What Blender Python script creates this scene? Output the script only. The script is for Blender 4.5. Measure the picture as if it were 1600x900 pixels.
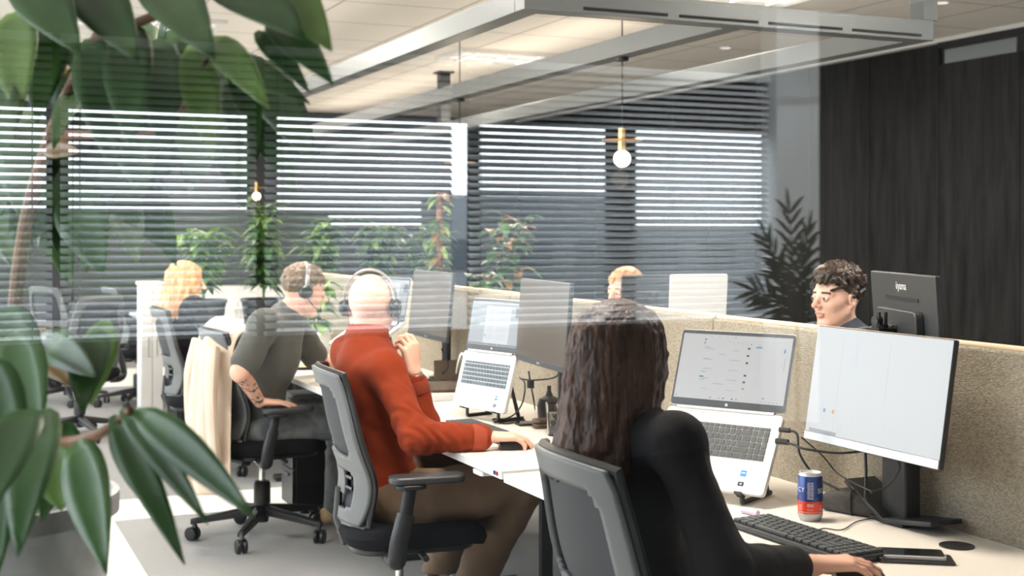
import bpy, bmesh, math, random
import numpy as np
from mathutils import Vector, Matrix, noise as mnoise
R = math.radians
random.seed(7)
scn = bpy.context.scene
for o in list(bpy.data.objects):
    bpy.data.objects.remove(o)

# ------------------------------------------------------------------ camera, world, exposure
EYE, FPX, HOR = 1.47, 2000.0, 362.0
SA, CA = math.sin(R(24.2)), math.cos(R(24.2))
cam = bpy.data.cameras.new('camera'); camo = bpy.data.objects.new('camera', cam)
scn.collection.objects.link(camo); scn.camera = camo
camo.location = (0, 0, EYE); camo.rotation_euler = (R(90), 0, -R(24.2))
cam.sensor_width = 36; cam.lens = 36 * FPX / 1600
cam.shift_y = -(450 - HOR) / 1600
cam.clip_start = .05; cam.clip_end = 200
cam.dof.use_dof = True; cam.dof.focus_distance = 3.6; cam.dof.aperture_fstop = 4.6
w = bpy.data.worlds.new('sky'); scn.world = w; w.use_nodes = True
bg = w.node_tree.nodes['Background']; bg.inputs[0].default_value = (.86, .94, 1.0, 1); bg.inputs[1].default_value = 7
scn.view_settings.view_transform = 'Standard'; scn.view_settings.look = 'None'
scn.view_settings.gamma = 1; scn.view_settings.use_curve_mapping = False
scn.view_settings.exposure = 0.12
scn.cycles.max_bounces = 8; scn.cycles.diffuse_bounces = 4; scn.cycles.glossy_bounces = 4
scn.cycles.transparent_max_bounces = 16; scn.cycles.transmission_bounces = 6
scn.cycles.caustics_reflective = False; scn.cycles.caustics_refractive = False
scn.cycles.sample_clamp_indirect = 6

def W(px, py, d):                       # a point d metres in front of the eye, seen at (px, py)
    r = (px - 800) / FPX * d
    return Vector((SA * d + CA * r, CA * d - SA * r, EYE - (py - HOR) / FPX * d))
def WZ(px, py, z): return W(px, py, (EYE - z) * FPX / (py - HOR))
def WX(px, py, X): return W(px, py, X / (SA + CA * (px - 800) / FPX))

def area(name, loc, rot, sx, sy, power, col=(1, 1, 1), portal=False):
    l = bpy.data.lights.new(name, 'AREA'); l.shape = 'RECTANGLE'; l.size = sx; l.size_y = sy; l.energy = power; l.color = col
    o = bpy.data.objects.new(name, l); scn.collection.objects.link(o); o.location = loc; o.rotation_euler = rot
    if portal: l.cycles.is_portal = True
    return o
# daylight enters through the two window walls: portals in the openings
area('portal_left', (-1.62, 8.0, 1.85), (0, R(-90), 0), 1.9, 13.0, 1, portal=True)
area('portal_rear', (2.4, -5.74, 1.5), (R(90), 0, 0), 5.9, 1.5, 1, portal=True)
CEIL = 3.0
def led(name, x, y, sx, sy, power, col): return area(name, (x, y, CEIL - .03), (0, 0, 0), sx, sy, power, col)
WARM = (1, .86, .70)
LEDS = [(1.3, 3.2), (1.3, 6.4), (1.3, 9.6), (4.6, 3.4), (4.6, 6.8), (4.6, 10.2), (2.4, 13.4)]
for x, y in LEDS: led('ceiling_panel_light', x, y, 1.1, .5, 105, (1, .90, .78))
for x, y, p_ in ((4.9, -4.5, 75), (.5, -2.2, 25)): led('added_rear_light', x, y, 1.2, .5, p_, (.95, .98, 1))  # added lamps without fixtures, brightening the reflected column and rear room
# added unseen lamps above the suspended frame, brightening the ceiling
for x, p_ in ((2.31, 9), (3.37, 10), (4.43, 34)): area('added_uplight', (x, 10.3, 2.53), (R(180), 0, 0), .07, 10.4, p_, WARM)

# ------------------------------------------------------------------ object helpers
COL = scn.collection
def tag(o, label=None, cat=None, group=None, kind=None):
    if label: o['label'] = label
    if cat: o['category'] = cat
    if group: o['group'] = group
    if kind: o['kind'] = kind
    return o
def thing(name, label, cat, loc=(0, 0, 0), rz=0, group=None):
    o = bpy.data.objects.new(name, None); COL.objects.link(o); o.empty_display_size = .1
    o.location = loc; o.rotation_euler = (0, 0, rz)
    return tag(o, label, cat, group)
def kids(o): return [c for c in bpy.data.objects if c.parent == o]
def copy_tree(o, parent=None):
    c = o.copy(); COL.objects.link(c); c.parent = parent
    for ch in kids(o): copy_tree(ch, c)
    return c

# ------------------------------------------------------------------ materials
MATS = {}
def mat(name, col, rough=.5, metal=0, spec=.5, emit=None, es=0, alpha=1, noise=None, bump=None, sss=0, sheen=0, coat=0):
    """noise = (second colour, scale, (sx,sy,sz)); bump = (scale, strength, (sx,sy,sz))"""
    if name in MATS: return MATS[name]
    m = bpy.data.materials.new(name); MATS[name] = m; m.use_nodes = True
    nt = m.node_tree; b = nt.nodes['Principled BSDF']
    c4 = (*col, 1)
    b.inputs['Base Color'].default_value = c4; b.inputs['Roughness'].default_value = rough
    b.inputs['Metallic'].default_value = metal; b.inputs['Specular IOR Level'].default_value = spec
    if sss: b.inputs['Subsurface Weight'].default_value = sss; b.inputs['Subsurface Radius'].default_value = (.012, .005, .003); b.inputs['Subsurface Scale'].default_value = 1
    if sheen: b.inputs['Sheen Weight'].default_value = sheen
    if coat: b.inputs['Coat Weight'].default_value = coat
    if emit: b.inputs['Emission Color'].default_value = (*emit, 1); b.inputs['Emission Strength'].default_value = es
    if alpha < 1: b.inputs['Alpha'].default_value = alpha
    def nz(scale, sc, det=4):
        tc = nt.nodes.new('ShaderNodeTexCoord'); mp = nt.nodes.new('ShaderNodeMapping'); mp.inputs['Scale'].default_value = sc
        n = nt.nodes.new('ShaderNodeTexNoise'); n.inputs['Scale'].default_value = scale; n.inputs['Detail'].default_value = det
        nt.links.new(tc.outputs['Object'], mp.inputs[0]); nt.links.new(mp.outputs[0], n.inputs[0]); return n
    if noise:
        n = nz(noise[1], noise[2]); r = nt.nodes.new('ShaderNodeValToRGB')
        r.color_ramp.elements[0].position = .35; r.color_ramp.elements[1].position = .65
        r.color_ramp.elements[0].color = c4; r.color_ramp.elements[1].color = (*noise[0], 1)
        nt.links.new(n.outputs[0], r.inputs[0]); nt.links.new(r.outputs[0], b.inputs['Base Color'])
    if bump:
        n = nz(bump[0], bump[2]); u = nt.nodes.new('ShaderNodeBump'); u.inputs['Strength'].default_value = bump[1]; u.inputs['Distance'].default_value = .004
        nt.links.new(n.outputs[0], u.inputs['Height']); nt.links.new(u.outputs[0], b.inputs['Normal'])
    return m
U1 = (1, 1, 1)
M = dict(
    white=mat('white_laminate', (.82, .80, .77), .38),
    desk=mat('desk_laminate', (.83, .77, .70), .35),
    cream=mat('white_paint', (.8, .8, .78), .6),
    floorw=mat('pale_floor', (.86, .84, .81), .35),
    black=mat('black_plastic', (.012, .013, .014), .42),
    blackm=mat('black_matte', (.012, .012, .013), .75),
    dgrey=mat('dark_grey_plastic', (.035, .037, .04), .4),
    chairg=mat('grey_chair_plastic', (.105, .11, .112), .45),
    seat=mat('black_upholstery', (.010, .010, .012), .9, spec=.12, bump=(420, .35, U1)),
    chrome=mat('polished_metal', (.62, .60, .57), .2, 1),
    silver=mat('silver_aluminium', (.80, .79, .77), .38, .25),
    silverd=mat('grey_aluminium', (.42, .42, .42), .35, .7),
    brass=mat('brass', (.75, .47, .2), .28, 1),
    skin=mat('skin', (.72, .42, .30), .48, sss=.12, noise=((.66, .36, .26), 14, U1)),
    skinp=mat('pale_skin', (.80, .52, .40), .45, sss=.12, noise=((.76, .44, .34), 12, U1)),
    lips=mat('lips', (.62, .31, .25), .45),
    eyew=mat('eye_white', (.75, .72, .7), .15), eyeb=mat('iris', (.05, .03, .02), .1),
    hbrown=mat('dark_brown_hair', (.014, .007, .005), .42, noise=((.05, .024, .013), 26, (1, 1, .35)), bump=(90, .6, (1, 1, .15))),
    hlong=mat('long_brown_hair', (.024, .010, .006), .45, spec=.3, noise=((.085, .036, .019), 45, (1, 1, .05)), bump=(160, .8, (1, 1, .04))),
    hmid=mat('mid_brown_hair', (.10, .055, .032), .42, noise=((.22, .13, .08), 60, (1, 1, .3)), bump=(120, .6, (1, 1, .2))),
    hblond=mat('blond_hair', (.42, .20, .085), .45, noise=((.66, .38, .19), 40, (1, 1, .2)), bump=(90, .6, (1, 1, .15))),
    rust=mat('rust_knit', (.23, .030, .007), .9, spec=.2, sheen=.04, bump=(900, .25, (1, 1, .5))),
    rustrib=mat('rust_rib', (.30, .045, .014), .9, bump=(300, .6, (1, 1, .05))),
    blackknit=mat('black_knit', (.009, .008, .009), .9, spec=.25, bump=(500, .4, U1)),
    greyshirt=mat('grey_green_shirt', (.065, .066, .058), .85, sheen=.1, bump=(500, .2, U1)),
    navy=mat('navy_shirt', (.03, .04, .06), .85),
    brown=mat('brown_cotton', (.13, .082, .05), .85, noise=((.15, .095, .058), 9, U1), bump=(500, .2, U1)),
    jeans=mat('grey_denim', (.10, .105, .105), .85, noise=((.15, .155, .155), 30, U1), bump=(700, .3, U1)),
    beige=mat('beige_suede', (.62, .50, .39), .9, sheen=.3, noise=((.55, .43, .33), 7, U1), bump=(60, .15, U1)),
    cable=mat('cable_black', (.01, .01, .01), .5),
    rubber=mat('key_rubber', (.055, .06, .062), .55),
    keyg=mat('grey_keys', (.10, .12, .14), .5),
    soil=mat('soil', (.05, .03, .02), .9),
    pot=mat('concrete_pot', (.6, .61, .60), .8, noise=((.32, .33, .32), 8, U1)),
    stem=mat('brown_stem', (.16, .07, .035), .7, noise=((.26, .12, .06), 20, U1)),
    gstem=mat('green_stem', (.12, .2, .05), .6),
    ink=mat('tattoo_ink', (.10, .085, .08), .6),
    navyc=mat('can_blue', (.03, .06, .22), .25, .3), redc=mat('can_red', (.72, .06, .03), .28, .2),
    whitep=mat('white_print', (.85, .85, .85), .4),
    greyp=mat('grey_print', (.55, .56, .58), .5),
    bluep=mat('blue_print', (.04, .24, .62), .4),
    felt=mat('dark_felt', (.05, .047, .043), .9, noise=((.07, .065, .058), 90, U1)),
    leather=mat('brown_leather', (.10, .065, .04), .5, noise=((.05, .032, .02), 5, (6, 1, 1))),
)
def leafmat(name, a, b, rough=.35):
    m = mat(name, a, rough, noise=(b, 6, U1))
    nt = m.node_tree; bs = nt.nodes['Principled BSDF']; tr = nt.nodes.new('ShaderNodeBsdfTranslucent'); mx = nt.nodes.new('ShaderNodeMixShader')
    tr.inputs[0].default_value = (min(1, a[0] * 2.4), min(1, a[1] * 2.2), a[2] * 1.2, 1); mx.inputs[0].default_value = .3
    out = nt.nodes['Material Output']; nt.links.new(bs.outputs[0], mx.inputs[1]); nt.links.new(tr.outputs[0], mx.inputs[2]); nt.links.new(mx.outputs[0], out.inputs[0])
    return m
M['leaf'] = leafmat('glossy_green_leaf', (.035, .10, .028), (.075, .17, .045))
M['leafy'] = leafmat('light_green_leaf', (.16, .28, .08), (.26, .38, .13))
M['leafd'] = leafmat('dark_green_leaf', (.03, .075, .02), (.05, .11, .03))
M['leafo'] = leafmat('withered_leaf', (.30, .13, .03), (.2, .15, .04))
M['palm'] = leafmat('palm_leaf', (.02, .035, .02), (.04, .055, .025))

def screenmat(name, col, s):
    m = bpy.data.materials.new(name); m.use_nodes = True; b = m.node_tree.nodes['Principled BSDF']
    b.inputs['Base Color'].default_value = (.02, .02, .02, 1); b.inputs['Roughness'].default_value = .25
    b.inputs['Emission Color'].default_value = (*col, 1); b.inputs['Emission Strength'].default_value = s; return m
M['scr'] = screenmat('lit_screen', (.86, .85, .86), .72)
M['scrw'] = screenmat('white_lit_screen', (.88, .89, .90), .74)
M['scrg'] = screenmat('grey_lit_screen', (.70, .72, .75), .55)
M['scrd'] = mat('dark_screen', (.03, .03, .03), .22)
M['scrb'] = screenmat('beige_reflection_screen', (.60, .47, .34), .27)  # beige reflection put in as an even screen glow
M['ui1'] = screenmat('screen_grey_text', (.42, .43, .46), .8)
M['ui2'] = screenmat('screen_blue', (.10, .38, .72), .8)
M['ui3'] = screenmat('screen_dark', (.10, .09, .09), .8)
M['ui4'] = screenmat('screen_orange', (.85, .35, .12), .8)
M['ui5'] = screenmat('screen_pale', (.80, .81, .84), .8)
M['ui6'] = screenmat('screen_green', (.06, .30, .18), .8)
M['bulb'] = screenmat('glowing_bulb', (1, .72, .46), 9)
M['ledp'] = screenmat('light_diffuser', (1, .93, .84), 1.1)

# ------------------------------------------------------------------ mesh builder
class MB:
    def __init__(s): s.v = []; s.f = []; s.m = []
    def add(s, vs, fs, mi=0):
        o = len(s.v); s.v += [tuple(v) for v in vs]; s.f += [tuple(i + o for i in f) for f in fs]; s.m += [mi] * len(fs); return s
    def box(s, c, d, rot=None, mi=0):
        hx, hy, hz = d[0] / 2, d[1] / 2, d[2] / 2
        vs = [Vector((x, y, z)) for x in (-hx, hx) for y in (-hy, hy) for z in (-hz, hz)]
        if rot is not None: vs = [rot @ v for v in vs]
        c = Vector(c)
        return s.add([v + c for v in vs], [(0, 1, 3, 2), (4, 6, 7, 5), (0, 4, 5, 1), (2, 3, 7, 6), (0, 2, 6, 4), (1, 5, 7, 3)], mi)
    def tube(s, path, r, n=10, mi=0, cap=True, flat=None):
        """path of points, r radius or list; flat = (axis vector, factor) squashes the section"""
        P = [Vector(p) for p in path]; rr = r if isinstance(r, (list, tuple)) else [r] * len(P)
        vs = []; fs = []; up = None
        for i, p in enumerate(P):
            t = (P[min(i + 1, len(P) - 1)] - P[max(i - 1, 0)]).normalized()
            if up is None: up = Vector((0, 0, 1)) if abs(t.z) < .9 else Vector((1, 0, 0))
            a = t.cross(up)
            if a.length < 1e-4: a = t.cross(Vector((0, 1, 0.1)))
            a.normalize(); b = a.cross(t).normalized(); up = b
            for k in range(n):
                q = 2 * math.pi * k / n; v = (a * math.cos(q) + b * math.sin(q)) * rr[i]
                if flat: v = v - flat[0] * v.dot(flat[0]) * (1 - flat[1])
                vs.append(p + v)
        for i in range(len(P) - 1):
            for k in range(n):
                k2 = (k + 1) % n; fs.append((i * n + k, i * n + k2, (i + 1) * n + k2, (i + 1) * n + k))
        if cap: fs += [tuple(range(n))[::-1], tuple((len(P) - 1) * n + k for k in range(n))]
        return s.add(vs, fs, mi)
    def lathe(s, prof, c=(0, 0, 0), n=32, mi=0, axis=None, cap=True):
        """prof: list of (r, h) along axis (default z)"""
        q = (axis or Vector((0, 0, 1))).to_track_quat('Z', 'Y'); c = Vector(c)
        vs = [c + q @ Vector((r * math.cos(2 * math.pi * k / n), r * math.sin(2 * math.pi * k / n), h)) for r, h in prof for k in range(n)]
        fs = [(i * n + k, i * n + (k + 1) % n, (i + 1) * n + (k + 1) % n, (i + 1) * n + k) for i in range(len(prof) - 1) for k in range(n)]
        if cap: fs += [tuple(range(n))[::-1], tuple((len(prof) - 1) * n + k for k in range(n))]
        return s.add(vs, fs, mi)
    def prism(s, out, h0, h1, fr=None, mi=0):
        """2-D outline extruded from h0 to h1 in the frame fr (4x4), default xy->z"""
        n = len(out); fr = fr or Matrix.Identity(4)
        vs = [fr @ Vector((x, y, h)) for h in (h0, h1) for x, y in out]
        return s.add(vs, [tuple(range(n))[::-1], tuple(range(n, 2 * n))] + [(i, (i + 1) % n, n + (i + 1) % n, n + i) for i in range(n)], mi)
    def ring(s, outer, inner, h0, h1, fr=None, mi=0):
        """outline with a hole, same number of points"""
        n = len(outer); fr = fr or Matrix.Identity(4)
        vs = [fr @ Vector((x, y, h)) for h in (h0, h1) for L in (outer, inner) for x, y in L]
        fs = []
        for i in range(n):
            j = (i + 1) % n
            fs += [(i, n + i, n + j, j), (2 * n + i, 2 * n + j, 3 * n + j, 3 * n + i), (i, j, 2 * n + j, 2 * n + i), (n + i, 3 * n + i, 3 * n + j, n + j)]
        return s.add(vs, fs, mi)
    def surf(s, rows, mi=0, closed=False):
        n = len(rows[0]); vs = [p for r in rows for p in r]; fs = []
        for i in range(len(rows) - 1):
            for k in range(n if closed else n - 1):
                k2 = (k + 1) % n; fs.append((i * n + k, i * n + k2, (i + 1) * n + k2, (i + 1) * n + k))
        return s.add(vs, fs, mi)
    def build(s, name, mats, parent=None, smooth=True, bevel=0, solid=0, sub=0, xf=None):
        me = bpy.data.meshes.new(name); vs = s.v
        if xf is not None: vs = [tuple(xf @ Vector(v)) for v in vs]
        me.from_pydata(vs, [], s.f); me.validate()
        bm = bmesh.new(); bm.from_mesh(me); bmesh.ops.recalc_face_normals(bm, faces=bm.faces); bm.to_mesh(me); bm.free()
        for m in (mats if isinstance(mats, (list, tuple)) else [mats]): me.materials.append(m)
        if len(me.polygons) == len(s.m): me.polygons.foreach_set('material_index', s.m)
        o = bpy.data.objects.new(name, me); COL.objects.link(o)
        if parent is not None: o.parent = parent
        if solid: md = o.modifiers.new('thick', 'SOLIDIFY'); md.thickness = solid; md.offset = 0
        if bevel: md = o.modifiers.new('bevel', 'BEVEL'); md.width = bevel; md.segments = 2; md.limit_method = 'ANGLE'; md.angle_limit = R(40)
        if sub: md = o.modifiers.new('sub', 'SUBSURF'); md.levels = sub; md.render_levels = sub
        if smooth:
            me.shade_smooth()
            try: me.set_sharp_from_angle(angle=R(38))
            except Exception: pass
        return o
def rrect(w, h, r, n=5, cx=0, cy=0):
    out = []
    for (sx, sy, a0) in ((1, 1, 0), (-1, 1, 90), (-1, -1, 180), (1, -1, 270)):
        for k in range(n + 1):
            a = R(a0 + 90 * k / n); out.append((cx + sx * (w / 2 - r) + r * math.cos(a), cy + sy * (h / 2 - r) + r * math.sin(a)))
    return out
def frame(o, x, y, z):
    m = Matrix.Identity(4)
    for i, a in enumerate((x, y, z)):
        for j in range(3): m[j][i] = a[j]
    for j in range(3): m[j][3] = o[j]
    return m
def spline(pts, n=8):
    P = [Vector(p) for p in pts]; P = [2 * P[0] - P[1]] + P + [2 * P[-1] - P[-2]]; out = []
    for i in range(1, len(P) - 2):
        for k in range(n):
            t = k / n; a, b, c, d = P[i - 1:i + 3]
            out.append(.5 * (2 * b + (c - a) * t + (2 * a - 5 * b + 4 * c - d) * t * t + (3 * b - a - 3 * c + d) * t ** 3))
    out.append(P[-2]); return out
def text_mb(body, size, fr, mb, mi=0, depth=.0004):
    cu = bpy.data.curves.new('t', 'FONT'); cu.body = body; cu.size = size; cu.align_x = 'CENTER'; cu.align_y = 'CENTER'; cu.resolution_u = 3
    o = bpy.data.objects.new('t', cu); COL.objects.link(o)
    dg = bpy.context.evaluated_depsgraph_get(); me = bpy.data.meshes.new_from_object(o.evaluated_get(dg))
    mb.add([fr @ (v.co + Vector((0, 0, depth))) for v in me.vertices], [tuple(p.vertices) for p in me.polygons], mi)
    bpy.data.objects.remove(o); bpy.data.curves.remove(cu); bpy.data.meshes.remove(me)
# ================================================================== THE SETTING
def struct(name, mb, m, label=None, bevel=0, **k):
    o = mb.build(name, m, None, smooth=k.pop('smooth', False), bevel=bevel); o['kind'] = 'structure'
    if label: o['label'] = label
    return o
XL, XR, YB, YF, YG = -1.6, 7.3, 16.0, -5.7, 0.8

def carpet(name, a, b):
    m = mat(name, a, .95, spec=.1, noise=(b, 170, U1), bump=(300, .5, U1)); return m
def ceiling_mat():
    m = bpy.data.materials.new('ceiling_tile'); m.use_nodes = True; nt = m.node_tree; b = nt.nodes['Principled BSDF']
    tc = nt.nodes.new('ShaderNodeTexCoord'); br = nt.nodes.new('ShaderNodeTexBrick')
    br.offset = 0; br.inputs['Scale'].default_value = 1; br.inputs['Mortar Size'].default_value = .009; br.inputs['Mortar Smooth'].default_value = 0
    br.inputs['Brick Width'].default_value = .82; br.inputs['Row Height'].default_value = .82
    br.inputs['Color1'].default_value = (.88, .84, .78, 1); br.inputs['Color2'].default_value = (.86, .82, .76, 1); br.inputs['Mortar'].default_value = (.42, .39, .36, 1)
    nt.links.new(tc.outputs['Object'], br.inputs[0]); nt.links.new(br.outputs[0], b.inputs['Base Color'])
    b.inputs['Roughness'].default_value = .9; return m
def wood_mat():
    m = bpy.data.materials.new('dark_stained_oak'); m.use_nodes = True; nt = m.node_tree; b = nt.nodes['Principled BSDF']
    tc = nt.nodes.new('ShaderNodeTexCoord'); mp = nt.nodes.new('ShaderNodeMapping'); mp.inputs['Scale'].default_value = (1, 5, .5)
    n = nt.nodes.new('ShaderNodeTexNoise'); n.inputs['Scale'].default_value = 2.6; n.inputs['Detail'].default_value = 10; n.inputs['Roughness'].default_value = .65; n.inputs['Distortion'].default_value = .4
    r = nt.nodes.new('ShaderNodeValToRGB'); r.color_ramp.elements[0].position = .3; r.color_ramp.elements[1].position = .72
    r.color_ramp.elements[0].color = (.006, .006, .006, 1); r.color_ramp.elements[1].color = (.030, .029, .029, 1)
    nt.links.new(tc.outputs['Object'], mp.inputs[0]); nt.links.new(mp.outputs[0], n.inputs[0]); nt.links.new(n.outputs[0], r.inputs[0]); nt.links.new(r.outputs[0], b.inputs['Base Color'])
    b.inputs['Roughness'].default_value = .7; b.inputs['Specular IOR Level'].default_value = .12; return m
wood = wood_mat()
ceil = ceiling_mat()
darkwall = mat('dark_grey_paint', (.045, .048, .05), .8)
struct('floor', MB().box((4.06, 8.4, -.05), (6.48, 15.4, .1)), carpet('grey_carpet', (.24, .237, .235), (.34, .335, .33)), 'grey loop carpet under the rows of desks')
struct('floor_walkway', MB().box((-.39, 8.4, -.047), (2.42, 15.4, .1)).box((3.0, 7.0, -.046), (4.4, .5, .1)).box((3.0, 13.4, -.046), (4.4, 1.6, .1)), M['floorw'], 'pale smooth walkway beside and between the carpets')
struct('floor_rear', MB().box((2.4, -2.5, -.05), (9, 6.6, .1)), mat('dark_floor', (.004, .004, .004), .9, spec=.1), 'dark floor on the near side of the glass')
struct('ceiling', MB().box((2.85, 8.4, CEIL + .05), (8.9, 15.4, .1)), ceil, 'warm white tiled office ceiling')
struct('ceiling_rear', MB().box((2.4, -2.5, CEIL + .05), (9, 6.6, .1)), ceil, 'tiled ceiling on the near side of the glass')
# right wall: dark oak panels with open seams and a clerestory strip
mb = MB().box((XR + .06, 8.4, 1.5), (.08, 15.4, 3.0), mi=1)
y = 7.91 - .835 * 8
while y < YB:
    top = 2.80 if y < 7.5 else 2.96
    mb.box((XR + .005, y + .4175, top / 2), (.035, .829, top)); y += .835
struct('wall_right', mb, [wood, M['blackm']], 'dark stained wood panelled wall', bevel=.002)
for i in range(3):
    y0 = 7.91 - .835 * (i + 1)
    struct('window_%d' % (i + 1), MB().box((XR + .01, y0 + .42, 2.86), (.012, .74, .11)), mat('clerestory_glass', (.30, .34, .36), .12, .4), 'narrow glass strip above the dark wood wall panel')
struct('trim_1', MB().box((XR - .02, 4.3, 2.955), (.04, 7.2, .05)), M['blackm'], 'dark head rail above the clerestory glass')
struct('trim_2', MB().box((XR - .03, 8.4, 2.985), (.06, 15.4, .03)), M['cream'], 'white trim where the wood wall meets the ceiling')
struct('wall_back', MB().box((2.85, YB + .05, 1.5), (8.9, .1, 3.0)), darkwall, 'dark far wall')
# left wall with a long window
mb = MB().box((XL - .05, 8.4, .42), (.1, 15.4, .84)).box((XL - .05, 8.4, 2.92), (.1, 15.4, .16)).box((XL - .05, 1.0, 1.5), (.1, .6, 3.0)).box((XL - .05, 15.4, 1.5), (.1, 1.4, 3.0))
struct('wall_left', mb, M['cream'], 'white window wall on the left')
mb = MB()
for k in range(9): mb.box((XL - .05, 1.4 + k * 1.65, 1.85), (.06, .06, 2.0))
struct('window_4', mb.box((XL - .05, 8, .87), (.08, 13.4, .05)), M['dgrey'], 'long strip window on the left wall')
# the near side of the glass: facade behind the camera
WZ0, WZ1 = .87, 2.14
holes = [(-.55, .54), (.65, 1.63), (1.79, 3.00), (3.06, 3.97), (4.17, 5.25)]
mb = MB().box((2.2, YF - .03, WZ0 / 2), (8, .06, WZ0)).box((2.2, YF - .03, (WZ1 + 3) / 2), (8, .06, 3 - WZ1))
xs = [-1.8] + [q for h in holes for q in h] + [6.2]
for k in range(0, len(xs), 2): mb.box(((xs[k] + xs[k + 1]) / 2, YF - .03, 1.5), (xs[k + 1] - xs[k], .06, WZ1 - WZ0 + .01))
struct('wall_rear', mb, mat('charcoal_paint', (.02, .022, .024), .85, spec=.2), 'charcoal window wall reflected in the glass')
struct('column', MB().box((5.325, YF + .09, 1.5), (.35, .18, 3.0)), mat('pale_plaster', (.86, .88, .88), .7), 'pale column at the end of the reflected windows')
struct('wall_rear_right', MB().box((6.0, -2.5, 1.5), (.1, 6.6, 3.0)), mat('black_wall', (.004, .004, .0045), .9, spec=.1), 'black side wall on the near side of the glass')
struct('wall_rear_left', MB().box((-1.85, -2.5, 1.5), (.1, 6.6, 3.0)), MATS['black_wall'], 'black side wall on the near side of the glass')
struct('window_5', MB().box((2.35, YF - .08, WZ0 - .02), (5.9, .18, .04)), M['dgrey'], 'dark sill under the reflected blinds')
# outside
struct('ground_outside', MB().box((5, -30, -.6), (120, 48, .1)).box((-22, 10, -.6), (40, 40, .1)), mat('asphalt', (.16, .17, .17), .9))
mb = MB().box((30, -42, .55), (36, 5, 2.2)).box((22, -46, 1.2), (8, 3, 3.4))
for k in range(10): mb.box((14 + k * 2.6, -39.45, .7), (1.6, .1, 1.0), mi=1)
struct('building_outside', mb, [mat('grey_facade', (.22, .24, .26), .8), mat('facade_glass', (.05, .07, .09), .2)], 'low grey building seen through the reflected blinds')
rnd = random.Random(9); rows = []
for j in range(9):
    z = -.55 + 2.55 * j / 8; rows.append([(-14 + 26 * i / 90, -39.5 + .25 * rnd.random() - .9 * (j / 8) ** 4, z + (.22 * rnd.random() if j else 0)) for i in range(91)])
rows.append([(x, y - 1.2, z - .1) for x, y, z in rows[-1]])
o = MB().surf(rows).build('hedge_outside', M['leafd'], None); tag(o, 'clipped green hedge outside, seen through the reflected blinds', 'hedge', None, 'stuff')
# glass partition between camera and office
def glass_mat(f, tint=(.985, .99, .985)):
    m = bpy.data.materials.new('partition_glass'); m.use_nodes = True; nt = m.node_tree; nt.nodes.remove(nt.nodes['Principled BSDF'])
    t = nt.nodes.new('ShaderNodeBsdfTransparent'); t.inputs[0].default_value = (*tint, 1)
    g = nt.nodes.new('ShaderNodeBsdfGlossy'); g.inputs['Roughness'].default_value = 0; g.inputs['Color'].default_value = (1, 1, 1, 1)
    x = nt.nodes.new('ShaderNodeMixShader'); x.inputs[0].default_value = f
    nt.links.new(t.outputs[0], x.inputs[1]); nt.links.new(g.outputs[0], x.inputs[2]); nt.links.new(x.outputs[0], nt.nodes['Material Output'].inputs[0]); return m
struct('glass_partition', MB().box((2.2, YG, 1.5), (8.0, .01, 3.0)), glass_mat(.115), 'clear glass partition carrying the reflection of windows and blinds')

# ------------------------------------------------------------------ venetian blinds in front of the windows behind the camera
blindm = mat('white_slat', (.62, .66, .68), .45)
def blind(x0, x1, label):
    w_ = x1 - x0; t = thing('venetian_blind', label, 'blinds', ((x0 + x1) / 2, YF + .09, 0), group='venetian blinds on the windows behind the camera')
    MB().box((0, 0, 2.50), (w_, .06, .05)).build('headrail', blindm, t, bevel=.004)
    mb = MB(); z = .935; c, s_ = math.cos(R(38)), math.sin(R(38))
    while z < 2.47:
        rows = []
        for q in (-1, -.5, 0, .5, 1):
            u = .025 * q; h = .004 * (1 - q * q)
            rows.append([(x, u * c - h * s_, z - u * s_ + h * c) for x in (-w_ / 2, w_ / 2)])
        mb.surf(rows); z += .043
    mb.build('slats', blindm, t, solid=.0012)
    MB().box((0, 0, .89), (w_, .05, .022)).build('bottom_rail', blindm, t, bevel=.004)
    n = max(2, round(w_ / .55))
    for k in range(n):
        x = -w_ / 2 + .1 + (w_ - .2) * k / (n - 1); mb = MB()
        for dy in (-.026, .026): mb.tube([(x, dy, .9), (x, dy, 2.48)], .0018, 5)
        mb.build('ladder_cord', M['cream'], t)
    mb = MB().tube([(-w_ / 2 + .06, .045, 2.47), (-w_ / 2 + .06, .045, 1.15)], .002, 5).lathe([(.002, 0), (.008, -.01), (.011, -.045), (0, -.05)], (-w_ / 2 + .06, .045, 1.15), 10)
    mb.build('pull_cord', M['dgrey'], t)
blind(-.62, .56, 'white slatted blind reflected at the far left behind the tall plant')
blind(.60, 1.65, 'white slatted blind reflected above the blonde woman')
blind(1.70, 2.84, 'white slatted blind reflected above the bald man')
blind(2.95, 5.14, 'widest white slatted blind, reflected in front of the dark wood wall')

# ------------------------------------------------------------------ suspended grey frame below the ceiling
beamm = mat('satin_grey_metal', (.16, .175, .18), .4, .2)
t = thing('suspended_frame', 'grey rectangular metal frame hung below the ceiling over the desks', 'ceiling frame', (2.31, 4.95, CEIL))
bx = lambda c, d: MB().box((c[0] - 2.31, c[1] - 4.95, c[2] - CEIL), d)
for x in (2.31, 3.37, 4.43): bx((x, 10.3, 2.46), (.1, 10.6, .1)).build('beam', beamm, t, bevel=.003)
b_ = bx((3.37, 4.95, 2.46), (2.22, .1, .1)).build('cross_beam', beamm, t, bevel=.003)
for k in range(4): bx((2.75 + k * .48, 4.898, 2.432), (.42, .006, .012)).build('air_slot', M['blackm'], b_)
bx((4.46, 4.95, 2.755), (.09, .1, .49)).build('upright', beamm, t, bevel=.003)
t = thing('ceiling_post', 'black square post hanging from the ceiling to the frame', 'post', (4.43, 11.45, CEIL))
MB().box((0, 0, -.25), (.1, .1, .5)).build('post', M['black'], t, bevel=.003)
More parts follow.
